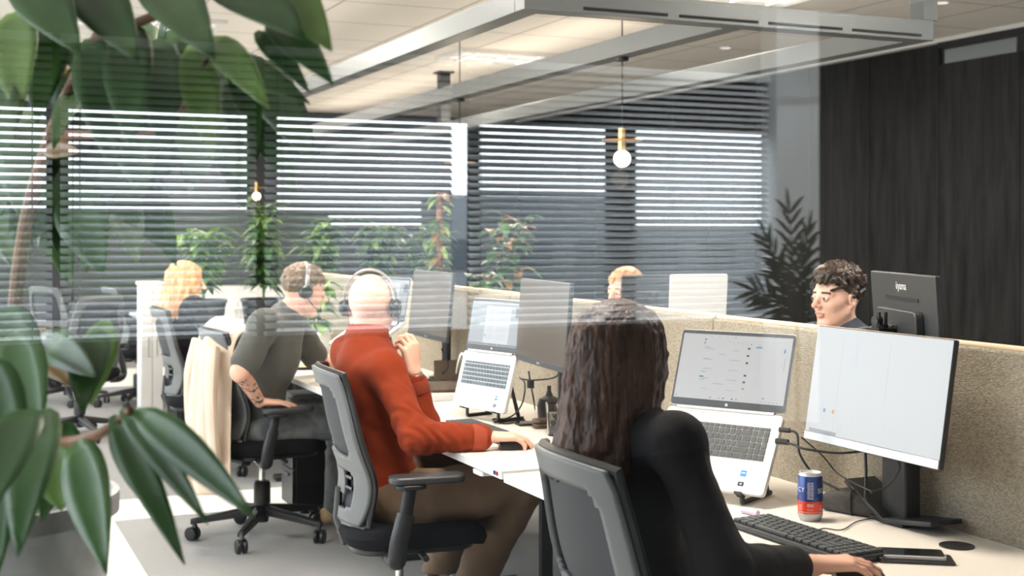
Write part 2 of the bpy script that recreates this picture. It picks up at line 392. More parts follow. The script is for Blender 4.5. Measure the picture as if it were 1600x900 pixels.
MB().box((0, 0, -.008), (.16, .16, .016)).build('flange', M['black'], t, bevel=.003)

# ceiling light panels (with grille) and downlights
for i, (x, y) in enumerate(LEDS):
    t = thing('ceiling_light', ['square light panel with louvres in the ceiling over the near desks', 'light panel in the ceiling over the middle of the walkway', 'light panel in the ceiling over the far walkway',
        'light panel in the ceiling behind the cross beam', 'light panel with open louvres by the middle beam', 'light panel with open louvres by the black post', 'light panel at the far end of the ceiling'][i], 'ceiling light', (x, y, CEIL), group='ceiling light panels')
    MB().ring(rrect(1.24, .64, .02), rrect(1.12, .52, .02), -.03, 0).build('frame', M['white'], t)
    MB().box((0, 0, -.006), (1.12, .52, .008)).build('diffuser', M['ledp'], t)
    mb = MB()
    for k in range(4): mb.box((-.42 + k * .28, 0, -.02), (.012, .52, .022))
    mb.box((0, 0, -.02), (1.1, .008, .012)); mb.build('grille', M['white'], t)
for (px, py, lab) in ((1134, 74, 'small round downlight in the ceiling between the beams'), (1471, 3, 'small round downlight at the top edge near the upright')):
    p = WZ(px, py, CEIL - .001); t = thing('downlight', lab, 'downlight', (p.x, p.y, CEIL))
    MB().lathe([(.055, 0), (.06, -.006), (.048, -.008)], n=28).build('bezel', M['white'], t)
    MB().lathe([(.046, -.004), (.046, -.0095)], n=28).build('lamp_face', M['ledp'], t)
# ================================================================== DESKS, SCREENS, CHAIRS
def desk(loc, L, D, zt, label, legs=True, rz=0):
    """top centred on loc, long side along y"""
    t = thing('desk', label, 'desk', (loc[0], loc[1], 0), rz)
    MB().box((0, 0, zt - .0125), (D, L, .025)).build('desk_top', M['desk'], t, bevel=.002)
    ed = MB(); e = .0012
    ed.box((-D / 2 - e / 2, 0, zt - .0125), (e, L, .0245)).box((D / 2 + e / 2, 0, zt - .0125), (e, L, .0245)).box((0, -L / 2 - e / 2, zt - .0125), (D, e, .0245)).box((0, L / 2 + e / 2, zt - .0125), (D, e, .0245))
    ed.build('edge_band', M['white'], t)
    for s in (-1, 1):
        y = s * (L / 2 - .28)
        lg = MB().box((0.05, y, zt - .36), (.09, .06, .66)).build('leg', M['black'], t, bevel=.004)
        MB().box((.09, y, .02), (.40, .08, .03)).build('foot', M['black'], lg, bevel=.006)
        MB().box((0.05, y, zt - .04), (.6, .05, .03)).build('bracket', M['black'], lg)
    MB().box((.12, 0, zt - .075), (.05, L - .4, .05)).build('crossbar', M['black'], t)
    return t
DX, DD = 1.925, .72
d1 = desk((DX, 2.73), 1.62, DD, .737, 'pale desk nearest the camera under the black keyboard and can')
d2 = desk((DX, 4.345), 1.57, DD, .742, 'pale desk in the middle where the man in the rust sweater works')
d3 = desk((DX, 5.955), 1.60, DD, .765, 'pale desk where the man in the grey shirt works')
d4 = desk((DX, 7.98), 1.60, DD, .74, 'pale desk where the blonde woman works')
d5 = desk((2.72, 2.73), 1.60, DD, .74, 'pale desk behind the fabric screen where the dark-haired young man works')
d6 = desk((2.72, 4.35), 1.60, DD, .74, 'pale desk behind the fabric screen under the silver laptop lid')
d7 = desk((2.72, 5.96), 1.60, DD, .74, 'farthest pale desk behind the fabric screen, before the half-hidden person')
d8 = desk((1.95, 11.2), 1.60, DD, .74, 'far pale desk in front of the empty chairs at the left')
t = thing('drawer_pedestal', 'black drawer pedestal under the far end of the third desk', 'drawer unit', (1.98, 6.635, 0))
MB().box((0, 0, .33), (.56, .24, .58)).build('carcass', M['blackm'], t, bevel=.004)
for k in range(3):
    dr = MB().box((-.289, 0, .135 + k * .195), (.018, .23, .188)).build('drawer', M['black'], t, bevel=.003)
    MB().box((-.302, 0, .20 + k * .195), (.012, .10, .012)).build('handle', M['dgrey'], dr, bevel=.003)
for sx in (-1, 1):
    for sy in (-1, 1): MB().lathe([(.018, 0), (.022, .012), (.018, .04)], (sx * .23, sy * .09, 0), 16).build('castor', M['black'], t)
# small things fixed to the middle desk
mb = MB().box((DX - DD / 2 - .002, 3.60, .730), (.0012, .035, .012), mi=0).box((DX - DD / 2 - .0028, 3.595, .730), (.0012, .010, .010), mi=1)
o = mb.build('desk_label', [M['navyc'], M['redc']], d2, xf=Matrix.Translation((-DX, -4.345, 0)))
MB().prism(rrect(.11, .075, .01), 0, .014).build('height_switch', M['white'], d2, bevel=.002, xf=Matrix.Translation((-.31, -.60, .700)))
p = WZ(1495, 853, .738)
MB().lathe([(.040, 0), (.040, .003), (.034, .0045), (.033, .0035), (.016, .0035), (.014, .0045), (0.001, .0045)], (p.x - DX, p.y - 2.73, .737), 36).build('cable_grommet', M['black'], d1)

fabric = mat('woven_grey_beige_fabric', (.25, .21, .155), .95, spec=.15, noise=((.40, .36, .29), 130, (1, 1, 2.2)), bump=(240, .8, (1, .6, 2)))
edgew = mat('light_oak_edge', (.74, .54, .36), .5)
def screen(y0, y1, label, top=1.2):
    t = thing('desk_screen', label, 'desk screen', (2.31, (y0 + y1) / 2, 0), group='fabric desk screens along the desk row')
    L = y1 - y0 - .006
    MB().box((0, 0, (.62 + top - .008) / 2), (.055, L, top - .008 - .62)).build('fabric_panel', fabric, t, bevel=.008)
    MB().box((0, 0, top - .004), (.034, L, .010)).build('edge_trim', edgew, t, bevel=.003)
    for s in (-1, 1): MB().box((0, s * (L / 2 - .3), .40), (.05, .03, .74)).build('bracket', M['black'], t)
screen(1.93, 3.50, 'woven fabric desk screen behind the large lit monitor')
screen(3.50, 5.10, 'woven fabric desk screen behind the rust-sweater man\'s laptop', 1.203)
screen(5.10, 6.75, 'woven fabric desk screen farthest along, behind the brown-tinted monitor', 1.205)
screen(7.2, 8.78, 'woven fabric desk screen at the blonde woman\'s desk')

# ------------------------------------------------------------------ office chair
def chair(label, loc, rz, group=None, arm_h=.645, kind=0):
    """faces +x"""
    t = thing('office_chair', label, 'chair', (loc[0], loc[1], 0), rz, group)
    # star base
    MB().lathe([(.030, .075), (.034, .10), (.030, .16), (.040, .165), (.040, .255), (.033, .27)], n=24).build('hub', M['black'], t)
    for k in range(5):
        a = 2 * math.pi * k / 5 + .35; d = Vector((math.cos(a), math.sin(a), 0)); n_ = Vector((-d.y, d.x, 0)); rows = []
        for u in (0.02, .1, .2, .3, .335):
            wd = .030 - .045 * u; zc = .135 - .14 * u; hh = .026 - .035 * u
            rows.append([d * u + n_ * (wd * sx) + Vector((0, 0, zc + hh * sz)) for sx, sz in ((-1, -.8), (-1, .5), (-.55, 1), (.55, 1), (1, .5), (1, -.8))])
        mb = MB().surf(rows, closed=True); m_ = len(mb.v); mb.f.append(tuple(range(m_ - 6, m_))); mb.m.append(0)
        lg = mb.build('base_arm', M['black'], t, bevel=.002)
        ct = d * .325 + Vector((0, 0, .033)); ax = (n_ * math.cos(k * 1.9) + d * math.sin(k * 1.9)).normalized()
        cs = MB()
        for s in (-1, 1): cs.lathe([(.012, -.011), (.029, -.009), (.033, -.004), (.033, .006), (.029, .010), (.010, .011)], ct + ax * .0145 * s, 22, axis=ax * s)
        up = ax.cross(Vector((0, 0, 1)))
        cs.tube([ct + Vector((0, 0, .03)) + up * .018, ct + Vector((0, 0, .062))], [.012, .009], 10)
        cs.build('caster', M['black'], lg)
    MB().tube([(0, 0, .25), (0, 0, .40)], .0145, 18).build('gas_lift', M['chrome'], t)
    MB().box((-.01, 0, .405), (.24, .13, .05)).box((.07, 0, .397), (.12, .20, .03)).build('mechanism', M['black'], t, bevel=.012)
    lv = MB().tube([(.03, -.05, .405), (.03, -.27, .403)], .007, 10).build('lever', M['black'], t)
    MB().lathe([(.010, 0), (.011, .03), (.011, .075), (.008, .08)], (.03, -.20, .403), 14, axis=Vector((0, -1, 0))).build('lever_grip', M['black'], lv)
    # seat
    rows = []
    for i, (z, g) in enumerate(((.425, .88), (.432, .96), (.455, 1.0), (.478, .97), (.488, .90), (.490, .6))):
        o_ = rrect(.49 * g, .50 * g, .12 * g, 6, .03, 0)
        rows.append([(x, y, z - (.03 * max(0, (x - .18) / .1) ** 1.5 if x > .18 else 0) + (.012 * (abs(y) / .25) ** 2 if z > .45 else 0)) for x, y in o_])
    mb = MB().surf(rows, closed=True); n = len(rows[0])
    mb.f += [tuple(range(n))[::-1], tuple(range(5 * n, 6 * n))]; mb.m += [0, 0]
    mb.build('seat', M['seat'], t)
    MB().prism(rrect(.42, .44, .1, 5, .02, 0), .405, .428).build('seat_shell', M['black'], t, bevel=.006)
    # backrest: curved sheet, u across (-1..1), v up (0..1)
    def bp(u, v, off=0):
        z = .50 + .50 * v
        x = -.215 - .02 * v - .055 * v * v + .03 * math.exp(-((v - .28) / .2) ** 2)          # lumbar forward
        hw = .205 + .03 * math.sin(math.pi * min(1, v * 1.1)) - .012 * v
        return Vector((x + .055 * u * u - off, u * hw, z + .014 * (1 - u * u) * v))
    def strip(u0, u1, v0, v1, off, nu=10, nv=12):
        return [[bp(u0 + (u1 - u0) * i / nu, v0 + (v1 - v0) * j / nv, off) for i in range(nu + 1)] for j in range(nv + 1)]
    hole_m = ((-.74, .74), (.435, .90)); hole_l = ((-.62, .62), (.09, .345))
    nu, nv = 40, 50; mb = MB(); vid = {}
    def corner(u, v, h, r=.12):
        (a, b), (c_, d_) = h; cx, cy = (a + b) / 2, (c_ + d_) / 2; x = abs(u - cx) / ((b - a) / 2); y = abs(v - cy) / ((d_ - c_) / 2)
        if x >= 1 or y >= 1: return False
        k = .28
        if x > 1 - k and y > 1 - k * 1.3: return ((x - (1 - k)) / k) ** 2 + ((y - (1 - k * 1.3)) / (k * 1.3)) ** 2 < 1
        return True
    for j in range(nv):
        for i in range(nu):
            u, v = -1 + 2 * (i + .5) / nu, (j + .5) / nv
            if corner(u, v, hole_m) or corner(u, v, hole_l): continue
            q = []
            for (di, dj) in ((0, 0), (1, 0), (1, 1), (0, 1)):
                key = (i + di, j + dj)
                if key not in vid:
                    uu, vv = -1 + 2 * key[0] / nu, key[1] / nv
                    rr = .10                                  # rounded outer corners
                    if abs(uu) > .8 and vv > .93: uu *= 1 - .07 * ((abs(uu) - .8) / .2) * ((vv - .93) / .07)
                    if vv < .16: uu *= 1 - .12 * ((.16 - vv) / .16) ** 2
                    vid[key] = len(mb.v); mb.v.append(tuple(bp(uu, vv, 0)))
                q.append(vid[key])
            mb.f.append(tuple(q)); mb.m.append(0)
    mb.build('back_frame', M['chairg'], t, solid=.020)
    mb = MB()                                                  # black edge strip round the front
    rim = [bp(-.99, v, -.012) for v in [k / 16 for k in range(17)]] + [bp(u, 1.0, -.012) for u in [-.8 + k * .1 for k in range(17)]] + [bp(.99, 1 - k / 16, -.012) for k in range(17)]
    mb.tube(rim, .011, 8); mb.build('back_rim', M['black'], t)
    mesh = mat('chair_mesh', (.035, .037, .042), .7, alpha=.93, bump=(700, .5, U1))
    MB().surf(strip(-.80, .80, .40, .93, -.010, 12, 14)).build('mesh_panel', mesh, t, solid=.003)
    MB().surf(strip(-.56, .56, .06, .37, -.012, 10, 8)).build('lower_mesh', mesh, t, solid=.003)
    lb = MB().surf(strip(-.30, .30, .17, .335, .006, 8, 6)).build('lumbar_pad', M['chairg'], t, solid=.012, bevel=.003)
    for v in (.22, .29):
        MB().tube([bp(-.52, v, .002), bp(-.3, v, .004), bp(.3, v, .004), bp(.52, v, .002)], .007, 8).build('lumbar_rail', M['black'], lb)
    rows = []                                                  # tail of the back that dives below the seat
    for k in range(6):
        v = k / 5; hw = .195 - .05 * v; rows.append([(-.205 + .02 * v * 0 + .11 * v * v - .0 + .05 * u * u, u * hw, .50 - .075 * v) for u in (-1, -.6, -.2, .2, .6, 1)])
    MB().surf(rows).build('back_foot', M['chairg'], t, solid=.02)
    MB().tube([(-.10, 0, .41), (-.19, 0, .425), (-.215, 0, .50), (-.21, 0, .60)], [.03, .03, .026, .02], 12, flat=(Vector((1, 0, 0)), .6)).build('spine', M['black'], t)
    # arms
    for s in (-1, 1):
        a = MB().tube(spline([(-.07, s * .215, .405), (-.07, s * .285, .405), (-.075, s * .318, .425), (-.070, s * .322, .475), (-.045, s * .312, .56)], 6), .030, 14, flat=(Vector((0, 1, 0)), .62)).build('armrest', M['black'], t)
        MB().tube([(-.07, s * .12, .405), (-.07, s * .25, .405)], .0205, 16).build('arm_tube', M['chrome'], a)
        MB().tube([(-.048, s * .312, .54), (-.03, s * .308, arm_h - .02)], .022, 12, flat=(Vector((0, 1, 0)), .6)).build('arm_post', M['black'], a)
        MB().prism(rrect(.10, .085, .03, 5, -.03, s * .306), arm_h - .026, arm_h - .010).build('arm_plate', M['black'], a, bevel=.004)
        MB().prism(rrect(.25, .085, .035, 6, .025, s * .306), arm_h - .010, arm_h + .016).build('arm_pad', M['blackm'] if kind else M['dgrey'], a, bevel=.008)
    return t
CH = 'grey and black mesh office chairs'
ch_w = chair('grey-framed office chair the woman with long brown hair sits in', (1.45, 2.37), R(-4), CH)
ch_b = chair('grey-framed office chair the bald man in the rust sweater sits in', (1.46, 4.20), R(-7), CH, .668)
ch_g = chair('black office chair with a beige coat over its back', (1.43, 6.12), R(4), CH)
ch_y = chair('grey office chair the blonde woman sits in', (1.47, 7.92), R(0), CH)
ch_e = chair('empty office chair at the far left by the window reflections', (1.02, 11.55), R(35), CH)
ch_f = chair('empty office chair beside the far white cabinet', (1.55, 11.15), R(10), CH)
ch_d = chair('office chair of the dark-haired young man behind the desk screen', (3.46, 3.98), R(176), CH)
ch_n = chair('empty office chair hidden behind the leaves, only its castors showing', (.93, 9.6), R(120), CH)
# ================================================================== LAPTOPS, MONITORS
RT, FW = Vector((CA, -SA, 0)), Vector((SA, CA, 0))
def cdir(a, b): v = RT * a + FW * b; v.normalize(); return v
def keyrows(mb, w, d, top, numpad=True, mi=0, h=.0022, gap=.0028):
    """keyboard keys in the local frame: x = right, y = toward the user (0..d)"""
    cols = 18 if numpad else 15; kw = w / cols; rows = 6; rh = d / (rows - .35); y = 0
    for r in range(rows):
        hh = rh * (.65 if r == 0 else 1); x = 0
        spec = [1] * cols
        if r == 2: spec = [1.4] + [1] * 12 + [1.6] + [1] * (cols - 15)
        if r == 3: spec = [1.7] + [1] * 11 + [2.3] + [1] * (cols - 15)
        if r == 4: spec = [2.2] + [1] * 10 + [2.8] + [1] * (cols - 15)
        if r == 5: spec = [1.2, 1.2, 1.2, 5.4, 1.2, 1.2] + [1.2] * 3 + [1] * (cols - 15)
        if r == 1: spec = [1] * 13 + [2] + [1] * (cols - 15)
        for s in spec:
            ww = kw * s
            if x + ww > w + 1e-4: break
            mb.box((-w / 2 + x + ww / 2, y + hh / 2, top + h / 2), (ww - gap, hh - gap, h), mi=mi); x += ww
        y += hh
def laptop(label, hinge, wd, base_tilt, scr_tilt, Wd=.358, Dp=.234, Hs=.225, keym='rubber', page=None, screen_m='scr', stand=True, zdesk=.74, lidlogo=False, slab=''):
    wd = wd.normalized(); n = Vector((wd.y, -wd.x, 0)); up = Vector((0, 0, 1))
    t = thing('laptop', label, 'laptop', (hinge.x, hinge.y, zdesk))
    O = hinge - t.location
    bd = (n * math.cos(base_tilt) - up * math.sin(base_tilt)); bn = wd.cross(bd) * -1
    if bn.z < 0: bn = -bn
    F = frame(O, wd, bd, bn)
    b = MB().prism(rrect(Wd, Dp, .012, 4, 0, Dp / 2), -.009, .007).build('base', M['silver'], t, bevel=.002, xf=F)
    mb = MB(); kw = Wd * .86
    MB().prism(rrect(kw + .006, Dp * .44, .004, 3, 0, Dp * .17 + Dp * .21), .0066, .0074).build('key_well', M['silverd'], b, xf=F)
    keyrows(mb, kw, Dp * .42, .0074, Wd > .34); fr = F @ Matrix.Translation((0, Dp * .17, 0))
    mb.build('keys', M[keym], b, smooth=False, xf=fr)
    MB().prism(rrect(.115, Dp * .30, .004, 3, -.03, Dp * .82), .0066, .0074).build('touchpad', M['white'], b, xf=F)
    MB().box((Wd * .30, Dp * .76, .0074), (.017, .017, .0008)).box((Wd * .30, Dp * .755, .0079), (.011, .003, .0004), mi=1).build('sticker', [M['bluep'], M['whitep']], b, smooth=False, xf=F)
    MB().box((Wd * .30, Dp * .89, .0074), (.017, .012, .0008)).box((Wd * .30, Dp * .89, .0079), (.006, .004, .0004), mi=1).build('sticker', [M['black'], M['greyp']], b, smooth=False, xf=F)
    MB().box((Wd * .43, Dp * .70, .0074), (.010, .010, .0008)).build('sticker', M['greyp'], b, smooth=False, xf=F)

    MB().tube([(-Wd * .42, -.002, .004), (Wd * .42, -.002, .004)], .0065, 12).box((0, .008, .0072), (Wd * .8, .006, .0012)).build('hinge', M['silverd'], b, xf=F)
    sd = -n * math.sin(scr_tilt) + up * math.cos(scr_tilt); sn = n * math.cos(scr_tilt) + up * math.sin(scr_tilt)
    S = frame(O + sd * .008, wd, sd, sn)
    l = MB().prism(rrect(Wd, Hs, .010, 4, 0, Hs / 2), -.005, 0).build('lid', M['silver'], t, bevel=.0015, xf=S)
    MB().prism(rrect(Wd - .003, Hs - .003, .009, 4, 0, Hs / 2), 0, .0012).build('bezel', M['dgrey'], l, xf=S)
    x0, y0, sw, sh = -Wd / 2 + .008, .022, Wd - .016, Hs - .034
    MB().box((0, y0 + sh / 2, .0014), (sw, sh, .0008)).build('display', M[screen_m], l, smooth=False, xf=S)
    lg = MB().lathe([(.0045, 0), (.0045, .0006)], (0, .011, .0012), 20, axis=None)
    lg.build('logo', M['silverd'], l, xf=S)
    if page:
        ui = MB()
        def q(x, y, w_, h_, mi): ui.box((x0 + x * sw, y0 + (1 - y) * sh, .0019), (w_ * sw, h_ * sh, .0003), mi=mi)
        page(q, random.Random(3))
        ui.build('screen_page', [M['ui1'], M['ui2'], M['ui3'], M['ui4'], M['ui5'], M['ui6']], l, smooth=False, xf=S)
    if lidlogo:
        lm = MB(); fr = S @ frame(Vector((0, Hs * .42, -.0052)), Vector((-1, 0, 0)), Vector((0, 1, 0)), Vector((0, 0, -1)))
        lm.ring([(.021 * math.cos(a), .021 * math.sin(a)) for a in [k * .2094 for k in range(30)]], [(.0185 * math.cos(a), .0185 * math.sin(a)) for a in [k * .2094 for k in range(30)]], 0, .0006, fr)
        for dx, y_ in ((-.008, 0), (.006, -.003)): # slanted strokes of the round badge
            lm.prism([(dx - .005, -.014 + y_), (dx - .003, -.014 + y_), (dx + .003, .016 + y_), (dx + .001, .016 + y_)], 0, .0006, fr)
            lm.prism([(dx - .001, .008), (dx + .007, .008), (dx + .0065, .0055), (dx - .0015, .0055)], 0, .0006, fr)
            lm.prism([(dx + .0065, .008), (dx + .0042, .008), (dx + .001, -.012 + y_), (dx + .003, -.012 + y_)], 0, .0006, fr)
        lm.build('lid_logo', M['dgrey'], l, smooth=False, xf=S)
    if stand:
        s = thing('laptop_stand', slab, 'laptop stand', (hinge.x, hinge.y, zdesk))
        G = frame(O - bn * .013, wd, bd, bn)
        sb = MB()
        for sx in (-1, 1):
            sb.box((sx * Wd * .30, Dp * .5, 0), (.022, Dp * 1.02, .006)).box((sx * Wd * .30, Dp * 1.005, .012), (.022, .006, .030))
        sb.box((0, Dp * .75, 0), (Wd * .6, .03, .005)); sb.build('cradle', M['black'], s, bevel=.001, xf=G)
        low = O + bd * Dp - bn * .02; hi = O + bd * Dp * .25 - bn * .016
        for sx in (-1, 1):
            q_ = wd * (sx * Wd * .30)
            a_ = low + q_; h_ = hi + q_; foot = h_ - n * .06; foot.z = .006; fl = a_.copy(); fl.z = .006
            MB().tube([h_, foot], .008, 8).tube([fl, foot - n * .02], .007, 8).tube([a_, fl], .007, 8).build('strut', M['black'], s)
    return t
def page_feed(q, rnd):
    q(.5, .035, 1, .012, 4)
    for k in range(7): q(.04 + k * .075, .035, .03, .010, 0 if k % 3 else 1)
    q(.72, .055, .30, .010, 4); q(.5, .115, 1, .003, 4)
    q(.215, .085, .018, .026, 1); q(.212, .135, .012, .018, 2)
    for k in range(8): q(.44 + k * .04, .105 + .004 * k, .010, .012, (3, 0, 0, 0, 0, 2, 4, 3)[k])
    q(.715, .165, .055, .022, 1); q(.945, .20, .016, .06, 1); q(.957, .40, .004, .20, 0)
    for y in (.20, .38, .58, .70): q(.24, y, .05, .010, 0)
    for r in range(9):
        y = .22 + r * .075
        for k in range(3):
            if r in (3, 5): continue
            q(.27 + .12 * k, y + rnd.uniform(0, .02), rnd.uniform(.05, .10), .007, 4 if (r + k) % 2 else 0)
    q(.228, .655, .036, .022, 5)
    for k, y in enumerate((.19, .30, .41, .60, .70, .80)):
        q(.625, y, .022, .030, 2 if k != 5 else 3); q(.675, y, .06, .007, 4); q(.68, y + .03, .07, .006, 4)
    q(.40, .5, .42, .003, 4); q(.40, .84, .42, .003, 4)
    for k in range(7): q(.34 + .04 * k, .965, .014, .018, (1, 4, 3, 2, 4, 2, 3)[k])
    for k in range(5): q(.80 + .035 * k, .97, .012, .012, 0)
    q(.815, .92, .014, .016, 2); q(.02, .965, .012, .014, 3)
def page_doc(q, rnd):
    q(.5, .03, 1, .03, 4); q(.55, .52, .50, .86, 4)
    for r in range(16):
        y = .17 + r * .045
        if r in (3, 8, 12): continue
        q(.42, y, .10 if r % 4 else .13, .008, 1 if r in (0, 9) else 0); q(.64, y, .20, .006, 0)
    q(.94, .22, .10, .22, 2); q(.955, .32, .03, .03, 0); q(.5, .97, 1, .03, 2)
    for k in range(9): q(.30 + k * .05, .97, .02, .015, (3, 1, 4, 5, 1, 3, 4, 1, 0)[k])
    q(.33, .78, .02, .05, 1)
laps = []
wd1 = cdir(.8, -.6)
laps.append(laptop('big silver laptop showing a bright web page in front of the woman', W(1226, 652, 3.48) - wd1 * .179, wd1, R(57), R(20), page=page_feed, zdesk=.737, slab='black folding stand under the big laptop showing a web page'))
wd2 = cdir(.636, -.77)
laps.append(laptop('white laptop standing almost upright on the middle desk, showing a document', W(809, 557, 4.86) - wd2 * .162, wd2, R(74), R(10), .324, .222, .205, keym='keyg', page=page_doc, screen_m='scrg', zdesk=.742, slab='black folding stand under the upright white laptop'))
wd3 = cdir(.72, -.69)
laps.append(laptop('raised laptop half hidden behind the bald man\'s head', W(632, 506, 5.98) - wd3 * .162, wd3, R(28), R(12), .324, .222, .21, keym='keyg', page=page_doc, screen_m='scrg', zdesk=.765, slab='black folding stand under the laptop behind the bald man'))
wd4 = cdir(-.97, -.24)
laps.append(laptop('silver laptop seen from behind, round logo on its lid, above the screens', W(1089, 500, 5.45), wd4, R(12), R(6), .262, .19, .19, lidlogo=True, zdesk=.74, slab='black folding stand under the laptop with the round lid logo'))
wd5 = cdir(.6, -.8)
laps.append(laptop('white laptop on the blonde woman\'s desk', Vector((1.98, 7.95, .83)), wd5, R(14), R(18), .33, .22, .21, keym='keyg', zdesk=.74, slab='black folding stand under the blonde woman\'s laptop'))

def monitor(label, c, wd, zdesk, Wd=.50, Hd=.30, tilt=R(6), screen_m='scrw', ui=None, stand='pole', backlogo=False, chinlogo=True, rim=.003, base='plate'):
    wd = wd.normalized(); n = Vector((wd.y, -wd.x, 0)); up = Vector((0, 0, 1))
    t = thing('monitor', label, 'monitor', (c.x, c.y, zdesk)); O = c - t.location
    sd = -n * math.sin(tilt) + up * math.cos(tilt); sn = n * math.cos(tilt) + up * math.sin(tilt)
    S = frame(O, wd, sd, sn)
    h = MB().prism(rrect(Wd, Hd, .005, 3), -.016, 0); h.prism(rrect(Wd * .62, Hd * .55, .02, 4, 0, -.03), -.040, -.016)
    h = h.build('housing', M['dgrey'], t, bevel=.003, xf=S)
    MB().box((0, .010, .0006), (Wd - 2 * rim, Hd - .026, .0012)).build('display', M[screen_m], t, smooth=False, xf=S)
    ch = MB().box((0, -Hd / 2 + .0115, .001), (Wd - .002, .021, .004)).build('chin', M['silverd'] if screen_m == 'scrw' else M['dgrey'], t, bevel=.001, xf=S)
    if chinlogo:
        tm = MB(); text_mb('iiyama', .0125, S @ Matrix.Translation((0, -Hd / 2 + .0115, .003)), tm); tm.build('logo', M['whitep'], ch, smooth=False)
    if ui:
        u = MB(); sw, sh = Wd - 2 * rim, Hd - .026
        def q(x, y, w_, h_, mi): u.box((-sw / 2 + x * sw, .010 + sh / 2 - y * sh, .0014), (w_ * sw, h_ * sh, .0003), mi=mi)
        ui(q); u.build('screen_page', [M['ui5'], M['ui2'], M['ui4'], M['ui1']], t, smooth=False, xf=S)
    B = S @ frame(Vector((0, 0, -.0165)), Vector((-1, 0, 0)), Vector((0, 1, 0)), Vector((0, 0, -1)))
    MB().box((0, Hd * .27, .0005), (Wd * .50, .010, .002)).build('vent', M['blackm'], h, xf=B)
    if backlogo:
        tm = MB(); text_mb('iiyama', .032, B @ Matrix.Translation((0, Hd * .385, 0)), tm); tm.build('back_logo', M['whitep'], h, smooth=False)
    # stand
    pc = O - n * .085
    zc = O.z - .03
    if stand == 'pole':
        st = MB().tube([(pc.x, pc.y, .01), (pc.x, pc.y, O.z + .02)], .022, 18).build('stand', M['black'], t)
        MB().tube([(pc.x, pc.y, zc), O - sn * .03 - sd * .03], .02, 12).build('mount', M['black'], st)
        MB().box((pc.x, pc.y, .006), (.12, .16, .012)).build('foot', M['black'], st, bevel=.003)
    elif stand == 'arm':
        st = MB().tube([(pc.x, pc.y, 0), (pc.x, pc.y, O.z + .01)], .021, 18).lathe([(.023, 0), (.023, .01)], (pc.x, pc.y, O.z), 18).build('stand', M['black'], t)
        mb = MB().box((pc.x, pc.y, zc + .005), (.055, .055, .05)).tube([(pc.x, pc.y, zc), (pc.x, pc.y + .10, zc + .005), O - sn * .03], .018, 10)
        for dx in (-.012, .012): mb.tube([(pc.x + dx, pc.y - .01, O.z + .005), (pc.x + dx, pc.y - .01, O.z + .045)], .005, 8)
        mb.lathe([(.014, 0), (.014, .02)], (pc.x - .02, pc.y, O.z + .02), 12, axis=Vector((1, 0, 0)))
        mb.build('clamp', M['black'], st)
        MB().box((pc.x, pc.y, .012), (.09, .09, .024)).build('foot', M['black'], st, bevel=.003)
    elif stand == 'legs':
        st = MB().prism(rrect(.05, .09, .006, 3), 0, O.z + .03, frame(Vector((pc.x, pc.y, 0)), n, wd, up)).build('stand', M['black'], t, bevel=.003)
        MB().tube([(pc.x, pc.y, zc + .02), O - sn * .03], .024, 12).build('mount', M['black'], st)
        for s in (-1, 1):     # splayed flat wings of the foot
            e = pc + wd * (s * .16) + n * .05; fr = frame(Vector((0, 0, 0)), Vector((1, 0, 0)), Vector((0, 1, 0)), up); mb = MB()
            a = pc + n * .06; b = pc - n * .05
            r0 = [Vector((a.x, a.y, .014)), Vector((b.x, b.y, .014))]; e2 = e - n * .10
            mb.surf([[Vector((a.x, a.y, .008)), Vector((b.x, b.y, .008))], [Vector((e.x, e.y, .03 + .05 * (s < 0))), Vector((e2.x, e2.y, .03 + .05 * (s < 0)))]])
            mb.build('foot_wing', M['black'], st, solid=.012, bevel=.002)
        MB().box((pc.x, pc.y, .006), (.10, .12, .012)).build('foot', M['black'], st, bevel=.003)
    return t
def ui_map(q):
    for k in range(9): q(.11, .12 + k * .062, .10 if k % 3 else .16, .012, 0)
    q(.22, .52, .004, .9, 0); q(.30, .22, .08, .22, 0); q(.58, .34, .006, .5, 0); q(.5, .08, .5, .008, 0)
    for k in range(5): q(.10 + .036 * k, .78, .018, .035, (0, 1, 2, 2, 1)[k] if k in (1, 3) else 0)
    q(.27, .90, .03, .06, 0); q(.90, .06, .05, .02, 0)
    q(.14, .985, .22, .04, 3)
wm = Vector((0, -1, 0))
mon1 = monitor('large white-lit monitor tilted back on the nearest desk', W(1366, 613, 3.20), wm, .737, .505, .305, R(9), 'scrw', ui_map, 'legs', rim=.002)
mon2 = monitor('dim beige-looking monitor beside the upright white laptop', W(846, 505, 4.62), Vector((-.107, -.993, 0)), .742, .53, .31, R(4), 'scrb', None, 'arm')
mon3 = monitor('monitor with a grey reflection behind the raised hand of the bald man', W(671, 476, 6.06), cdir(.39, -.92), .765, .55, .32, R(6), 'scrb', None, 'pole')
mon4 = monitor('black monitor seen from behind beside the dark-haired young man', W(1421, 512, 3.62), Vector((.354, .935, 0)), .74, .50, .31, R(4), 'scrd', None, 'arm', backlogo=True)
mon5 = monitor('dark monitor half hiding the person behind the far desk screen', W(1008, 462, 6.15), cdir(-.9, -.4), .74, .27, .2, R(2), 'scrd', None, 'pole', chinlogo=False)
